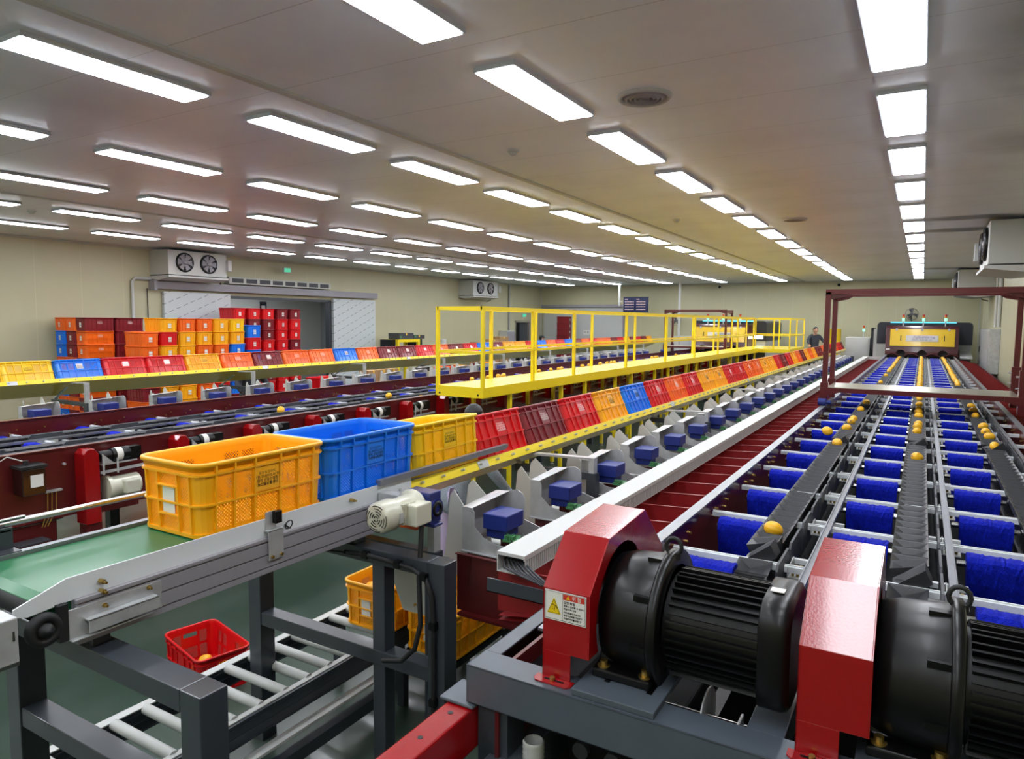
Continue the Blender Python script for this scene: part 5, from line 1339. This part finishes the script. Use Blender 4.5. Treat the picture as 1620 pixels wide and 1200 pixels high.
for nm, lx, l in (('left', LANES[0], LL_), ('middle', LANES[1], CC_), ('right', LANES[2], RR_)):
    for k, y in enumerate(l):
        melon(lx + rnd_m.uniform(-.012, .012), y, 1.412, 'yellow melon, %s from the front in the %s bucket lane of the near line' % (nth(k + 1), nm), 'melons on the near line', detail=k < 4)
melon(-.72, 7.0, 1.455, 'lone yellow melon thrown onto a blue brush left of the buckets', 'melons on the near line', detail=True)
far = [(-6.5, 5.61), (-6.5, 7.54), (-5.93, 7.55), (-7.1, 10.55), (-7.1, 11.1), (-7.1, 11.47), (-7.1, 11.66), (-6.5, 11.26), (-7.1, 13.15), (-7.1, 13.7), (-7.1, 14.08), (-7.1, 14.24), (-7.1, 15.36), (-7.1, 15.75), (-7.1, 16.45), (-7.1, 16.9), (-7.1, 17.18), (-7.1, 17.4), (-7.1, 20.4), (-7.1, 20.7), (-7.1, 20.9), (-7.1, 22.8)]
for k, (x, y) in enumerate(far): melon(x, y, 1.375, 'yellow melon on the buckets of the far line, %s from its near end' % nth(k + 1), 'melons on the far line', s=1.12)
def fill(cx, cy, z0, nx, ny, layers, lab, group, start=1, s=1.0):
    n = start
    for l in range(layers):
        for i in range(nx):
            for j in range(ny):
                x = cx + (i - (nx - 1) / 2) * .083 + rnd_m.uniform(-.006, .006) + (.02 if l % 2 else 0)
                y = cy + (j - (ny - 1) / 2) * .094 + rnd_m.uniform(-.006, .006)
                melon(x, y, z0 + .068 * l + rnd_m.uniform(-.006, .008), lab % nth(n), group, s=s, detail=True); n += 1
fill(-3.03, 3.6, .445 + .055, 4, 6, 3, 'yellow melon in the crate on the roller conveyor, %s counted from its bottom corner', 'melons in the roller conveyor crate')
fill(-2.57, 3.66, .36 + .06, 4, 6, 3, 'yellow melon in the crate under the nearest chute, %s counted from its bottom corner', 'melons in the crate under the chute')
melon(-4.2, 2.92, .06, 'long yellow melon lying nearest the handle side in the red floor crate', 'melons in the red crate', .3, 1.25, True)
melon(-4.13, 2.80, .06, 'yellow melon in the middle of the red floor crate', 'melons in the red crate', 1.2, 1.15, True)
melon(-4.02, 2.95, .055, 'yellow melon lying at the far side of the red floor crate', 'melons in the red crate', 2.0, 1.15, True)
# ---------------------------------------------------------------- people
def skinned(name, verts, edges, radii, m, parent, sub=2, root=0):
    me = bpy.data.meshes.new(name); me.from_pydata(verts, edges, [])
    o = bpy.data.objects.new(name, me); COL.objects.link(o); me.materials.append(m)
    if parent: o.parent = parent
    md = o.modifiers.new('skin', 'SKIN'); md.use_smooth_shade = True
    for i, r in enumerate(radii):
        sv = me.skin_vertices[0].data[i]; sv.radius = r if isinstance(r, tuple) else (r, r); sv.use_root = i == root
    ss = o.modifiers.new('sub', 'SUBSURF'); ss.levels = sub; ss.render_levels = sub
    return o
def stripes():
    m = mat('striped_knit', '#DADADA', .85); nt = m.node_tree; x = NX(nt); X, Y, Z = x.coords()
    nt.links.new(x.mix(x.op('LESS_THAN', x.op('FRACT', x.op('DIVIDE', Z, .09)), .5), lin('#D5D5D2'), lin('#1B1B1E')), nt.nodes['Principled BSDF'].inputs['Base Color'])
    return m
W['striped'] = stripes()
def person(lab, x, y, z0, h, rz, top, legs, hands=((.32, .30, .62), (-.30, .18, .66)), hair='hair', hem=.36, lean=.05, glove=True, grp=None, cap=None):
    """standing figure facing +Y before the turn rz; hands are (x, y, z/h) wrist targets"""
    root = thing('person', lab, 'person', (x, y, z0), grp)
    root.rotation_euler = (0, 0, rz)
    k = h / 1.65
    def V(a, b, c): return (a * k, b * k, c * k)
    hz = 1.65
    pel, wst, cst, nk, hd = V(0, 0, .86), V(0, lean * .3, 1.02), V(0, lean * .7, 1.24), V(0, lean * 1.1, 1.42), V(0, lean * 1.5 + .01, 1.50)
    wr = [V(a, b, c * hz) for a, b, c in hands]
    sh = [V(.17, lean * .9, 1.335), V(-.17, lean * .9, 1.335)]
    el = []
    for s_, w_, sg in ((sh[0], wr[0], 1), (sh[1], wr[1], -1)):
        mid = [(p + q) / 2 for p, q in zip(s_, w_)]; el.append((mid[0] + sg * .05 * k, mid[1] - .05 * k, mid[2] - .02 * k))
    hip = [V(.09, 0, .82), V(-.09, 0, .82)]; kn = [V(.10, .03, .45), V(-.10, .01, .45)]; an = [V(.10, -.01, .08), V(-.10, -.03, .08)]; toe = [V(.12, .15, .03), V(-.12, .13, .03)]
    vs = [pel, wst, cst, nk, hd, sh[0], el[0], wr[0], sh[1], el[1], wr[1], hip[0], kn[0], an[0], toe[0], hip[1], kn[1], an[1], toe[1]]
    ed = [(0, 1), (1, 2), (2, 3), (3, 4), (2, 5), (5, 6), (6, 7), (2, 8), (8, 9), (9, 10), (0, 11), (11, 12), (12, 13), (13, 14), (0, 15), (15, 16), (16, 17), (17, 18)]
    R_ = [(.14, .10), (.125, .09), (.145, .10), .055, .06, .055, .042, .028, .055, .042, .028, .085, .058, .042, .036, .085, .058, .042, .036]
    ra = [r if isinstance(r, tuple) else (r, r) for r in R_]
    ra = [(a * k, b * k) for a, b in ra]
    skinned('body', vs, ed, ra, W['skin'], root)
    g = 1.16
    tv = [V(0, 0, hem * hz - .08), wst, cst, V(0, lean, 1.36), sh[0], el[0], wr[0], sh[1], el[1], wr[1], V(0, 0, .86)]
    skinned('sweater', tv, [(0, 10), (10, 1), (1, 2), (2, 3), (2, 4), (4, 5), (5, 6), (2, 7), (7, 8), (8, 9)], [(.215 * k, .17 * k), (.165 * k, .125 * k), (.175 * k, .125 * k), .075 * k, .078 * k, .06 * k, .042 * k, .078 * k, .06 * k, .042 * k, (.195 * k, .15 * k)], W[top], root)
    tr = [V(0, 0, .84), hip[0], kn[0], V(.10, -.01, .10), hip[1], kn[1], V(-.10, -.03, .10)]
    skinned('trousers', tr, [(0, 1), (1, 2), (2, 3), (0, 4), (4, 5), (5, 6)], [(.125 * k, .095 * k), .088 * k, .085 * k, .075 * k, .088 * k, .085 * k, .075 * k], W[legs], root)
    for q, (w_, e_) in enumerate(((wr[0], el[0]), (wr[1], el[1]))):
        w_, e_ = Vector(w_), Vector(e_); d = (w_ - e_).normalized(); s_ = d.cross(Vector((0, 1, .2))).normalized(); n = d.cross(s_)
        hv = [w_, w_ + d * .05 * k, w_ + d * .09 * k]; he = [(0, 1), (1, 2)]; hr = [.028 * k, (.040 * k, .020 * k), (.038 * k, .018 * k)]
        for i, off in enumerate((-.030, -.010, .010, .030)):
            ln = (.055, .068, .064, .05)[i] * k; b0 = len(hv)
            hv += [w_ + d * .095 * k + s_ * off * k, w_ + d * (.10 * k + ln * .55) + s_ * off * 1.1 * k + n * .010 * k, w_ + d * (.10 * k + ln) + s_ * off * 1.1 * k + n * .028 * k]
            he += [(2, b0), (b0, b0 + 1), (b0 + 1, b0 + 2)]; hr += [.0105 * k, .0095 * k, .0075 * k]
        b0 = len(hv); sg = 1 if q == 0 else -1
        hv += [w_ + d * .045 * k - s_ * .045 * k * sg, w_ + d * .085 * k - s_ * .062 * k * sg + n * .02 * k]; he += [(1, b0), (b0, b0 + 1)]; hr += [.013 * k, .010 * k]
        skinned('glove' if glove else 'hand', hv, he, hr, W['glove'] if glove else W['skin'], root, 1)
    hm = MB().ball((hd[0], hd[1] + .01, hd[2] + .06 * k), .105 * k, (.80, .95, 1.12), 20, 14)
    hx, hy, hzz = hd[0], hd[1] + .01, hd[2] + .06 * k
    hm.ball((hx, hy + .098 * k, hzz - .015 * k), .016 * k, (.8, 1, 1.3), 8, 6)
    for sg in (-1, 1): hm.ball((hx + sg * .083 * k, hy, hzz - .01 * k), .024 * k, (.4, .8, 1.2), 8, 6)
    hm.ball((hx, hy + .055 * k, hzz - .085 * k), .045 * k, (1, .9, .6), 12, 8)
    hdo = link('head', hm.mesh('head'), W['skin'], root)
    fm = MB()
    for sg in (-1, 1): fm.ball((hx + sg * .034 * k, hy + .090 * k, hzz + .01 * k), .010 * k, (1.2, .5, .7), 8, 6)
    fm.ball((hx, hy + .092 * k, hzz - .055 * k), .018 * k, (1.2, .4, .3), 8, 6)
    link('face', fm.mesh('face'), W['hair'], hdo)
    hh = MB(); hh.ball((hx, hy - .012 * k, hzz + .018 * k), .112 * k, (.83, .93, 1.06), 20, 14)
    hh.v = [(a, min(b, hy + .075 * k) if c > hzz + .03 * k else min(b, hy + .005 * k), max(c, hzz - .07 * k)) for a, b, c in hh.v]
    if hair == 'hair': hh.ball((hx, hy - .135 * k, hzz - .03 * k), .05 * k, (.9, 1, 1.3), 12, 8)
    link('hair', hh.mesh('hair'), W['hair'], root)
    if cap:
        cp = MB(); cp.ball((hx, hy, hzz + .055 * k), .118 * k, (.86, .98, .72), 20, 12)
        cp.v = [(a, b, max(c, hzz + .04 * k)) for a, b, c in cp.v]
        cp.prism([(hx - .075 * k, hy + .07 * k), (hx + .075 * k, hy + .07 * k), (hx + .06 * k, hy + .16 * k), (hx, hy + .18 * k), (hx - .06 * k, hy + .16 * k)], 'z', hzz + .04 * k, hzz + .05 * k)
        link('cap', cp.mesh('cap'), W[cap], root)
    sm = MB()
    for a_, t_ in ((an[0], toe[0]), (an[1], toe[1])):
        sm.ball((t_[0], t_[1] - .06 * k, .045 * k), .05 * k, (1, 2.4, .9), 12, 8)
    link('shoe', sm.mesh('shoe'), W['cloth_dark'], root)
    return root
person('person in grey knit sweater and lavender trousers standing behind the near slide', -3.82, 5.36, 0, 1.60, math.radians(-20), 'knit', 'lavender', hands=((.30, .52, .46), (-.34, .25, .56)), hem=.40, lean=.16)
person('person with a dark peaked cap behind the far slide before the front stacks', -10.98, 8.72, 0, 1.76, math.radians(-95), 'cloth_dark', 'cloth_dark', cap='cap', hair='short')
person('person in a black and white striped top behind the far slide', -11.25, 14.35, 0, 1.6, math.radians(-80), 'striped', 'cloth_dark', hands=((.30, .25, .66), (-.3, .25, .66)), glove=False)
person('person with a dark cap standing by the far white door', -14.9, 27.6, 0, 1.76, math.radians(-60), 'cloth_dark', 'cloth_dark', cap='cap', hair='short', glove=False)
t = thing('work_platform', 'low grey work platform at the far end of the near slide', 'platform', (-3.7, 30.3, 0))
part('deck', MB().box(-4.6, -2.7, 29.7, 31.2, .52, .56), W['grey'], t)
for x in (-4.55, -2.75):
    for y in (29.75, 31.15): part('leg', MB().box(x - .03, x + .03, y - .03, y + .03, 0, .52), W['grey'], t)
person('person in dark grey work clothes at the far end, on the left of the pair', -3.75, 30.2, .56, 1.72, math.radians(-150), 'cloth_dark', 'cloth_dark', hair='short', glove=False)
person('person in grey work clothes bending at the far end, on the right of the pair', -3.38, 30.6, .56, 1.66, math.radians(-110), 'cloth_dark', 'cloth_dark', hair='short', glove=False, lean=.25)
d = MB().lathe((-3.0, 30.3, .56), (0, 0, 1), [(0, 0), (.22, 0), (.22, .5), (.235, .52), (.22, .54), (.22, 1.0), (.235, 1.02), (.22, 1.04), (.22, 1.66), (.235, 1.68), (0, 1.68)], 24)
solo('drum', d, W['yellow_hood'], 'tall yellow drum beside the two workers at the far end', 'drum', (-3.0, 30.3, .56))

# ---------------------------------------------------------------- background odds and ends along the left wall
t = thing('work_table', 'yellow steel table frame with black boxes by the left wall', 'table', (-16.2, 19.5, 0))
part('top_frame', MB().box(-16.6, -15.9, 18.95, 20.2, 1.66, 1.76), W['yellow'], t)
for x in (-16.55, -15.95):
    for y in (19.0, 20.15): part('leg', MB().box(x - .05, x + .05, y - .05, y + .05, 0, 1.66), W['yellow'], t)
part('side_box', MB().box(-16.5, -16.0, 18.7, 18.94, 1.3, 1.76), W['black'], t)
part('side_box', MB().box(-16.5, -16.0, 20.21, 20.45, 1.3, 1.76), W['black'], t)
def carton(x0, x1, y0, y1, z0, z1, lab, grp, m='cardboard'):
    b = solo('cardboard_box', MB().box(x0, x1, y0, y1, z0, z1), W[m], lab, 'box', ((x0 + x1) / 2, (y0 + y1) / 2, z0), grp)
    part('tape', MB().box(x1, x1 + .001, (y0 + y1) / 2 - .03, (y0 + y1) / 2 + .03, z1 - .08, z1).box(x0, x1, (y0 + y1) / 2 - .03, (y0 + y1) / 2 + .03, z1, z1 + .001), W['tan'], b)
    part('print', MB().box(x1, x1 + .001, y0 + .05, y0 + .14, z0 + .05, z0 + .13), W['pcb'], b)
    return b
carton(-16.5, -16.0, 19.15, 19.95, 1.76, 1.98, 'flat grey cardboard bundle lying on the yellow table by the left wall', 'cartons by the left wall', 'plate')
carton(-16.5, -16.0, 19.97, 20.6, 1.765, 1.9, 'smaller cardboard bundle at the right end of the yellow table', 'cartons by the left wall', 'plate')
solo('paper_roll', MB().cyl((-16.0, 21.75, .0), (-16.0, 21.75, 1.72), .14, n=20), W['white'], 'upright white roll standing by the left wall right of the yellow table', 'roll', (-16, 21.75, 0))
for k in range(3): carton(-16.4, -15.9, 24.2 + .8 * k, 24.95 + .8 * k, 0, 1.55 + .1 * k, 'tall cardboard stack by the left wall near the far cooler, %s of three' % nth(k + 1), 'tall cardboard stacks')
n = 1
for r in range(3):
    for k in range(5 - r):
        carton(-13.2, -12.85, 13.9 + .42 * k + .1 * r, 14.3 + .42 * k + .1 * r, .36 * r, .36 * r + .35, 'brown cardboard box behind the far slide, %s of the low pile' % nth(n), 'cardboard boxes behind the far slide'); n += 1
t = thing('locker', 'grey metal locker standing on the left wall beside the far doorway', 'locker', (XL + .3, 28.2, 0))
part('body', MB().box(XL + .02, XL + .45, 27.8, 28.55, 0, 2.0), W['offwhite'], t)
for k in range(4): part('door', MB().box(XL + .45, XL + .46, 27.83, 28.52, .05 + .48 * k, .5 + .48 * k), W['alu_matte'], t)
# ---------------------------------------------------------------- end
bpy.context.view_layer.update()
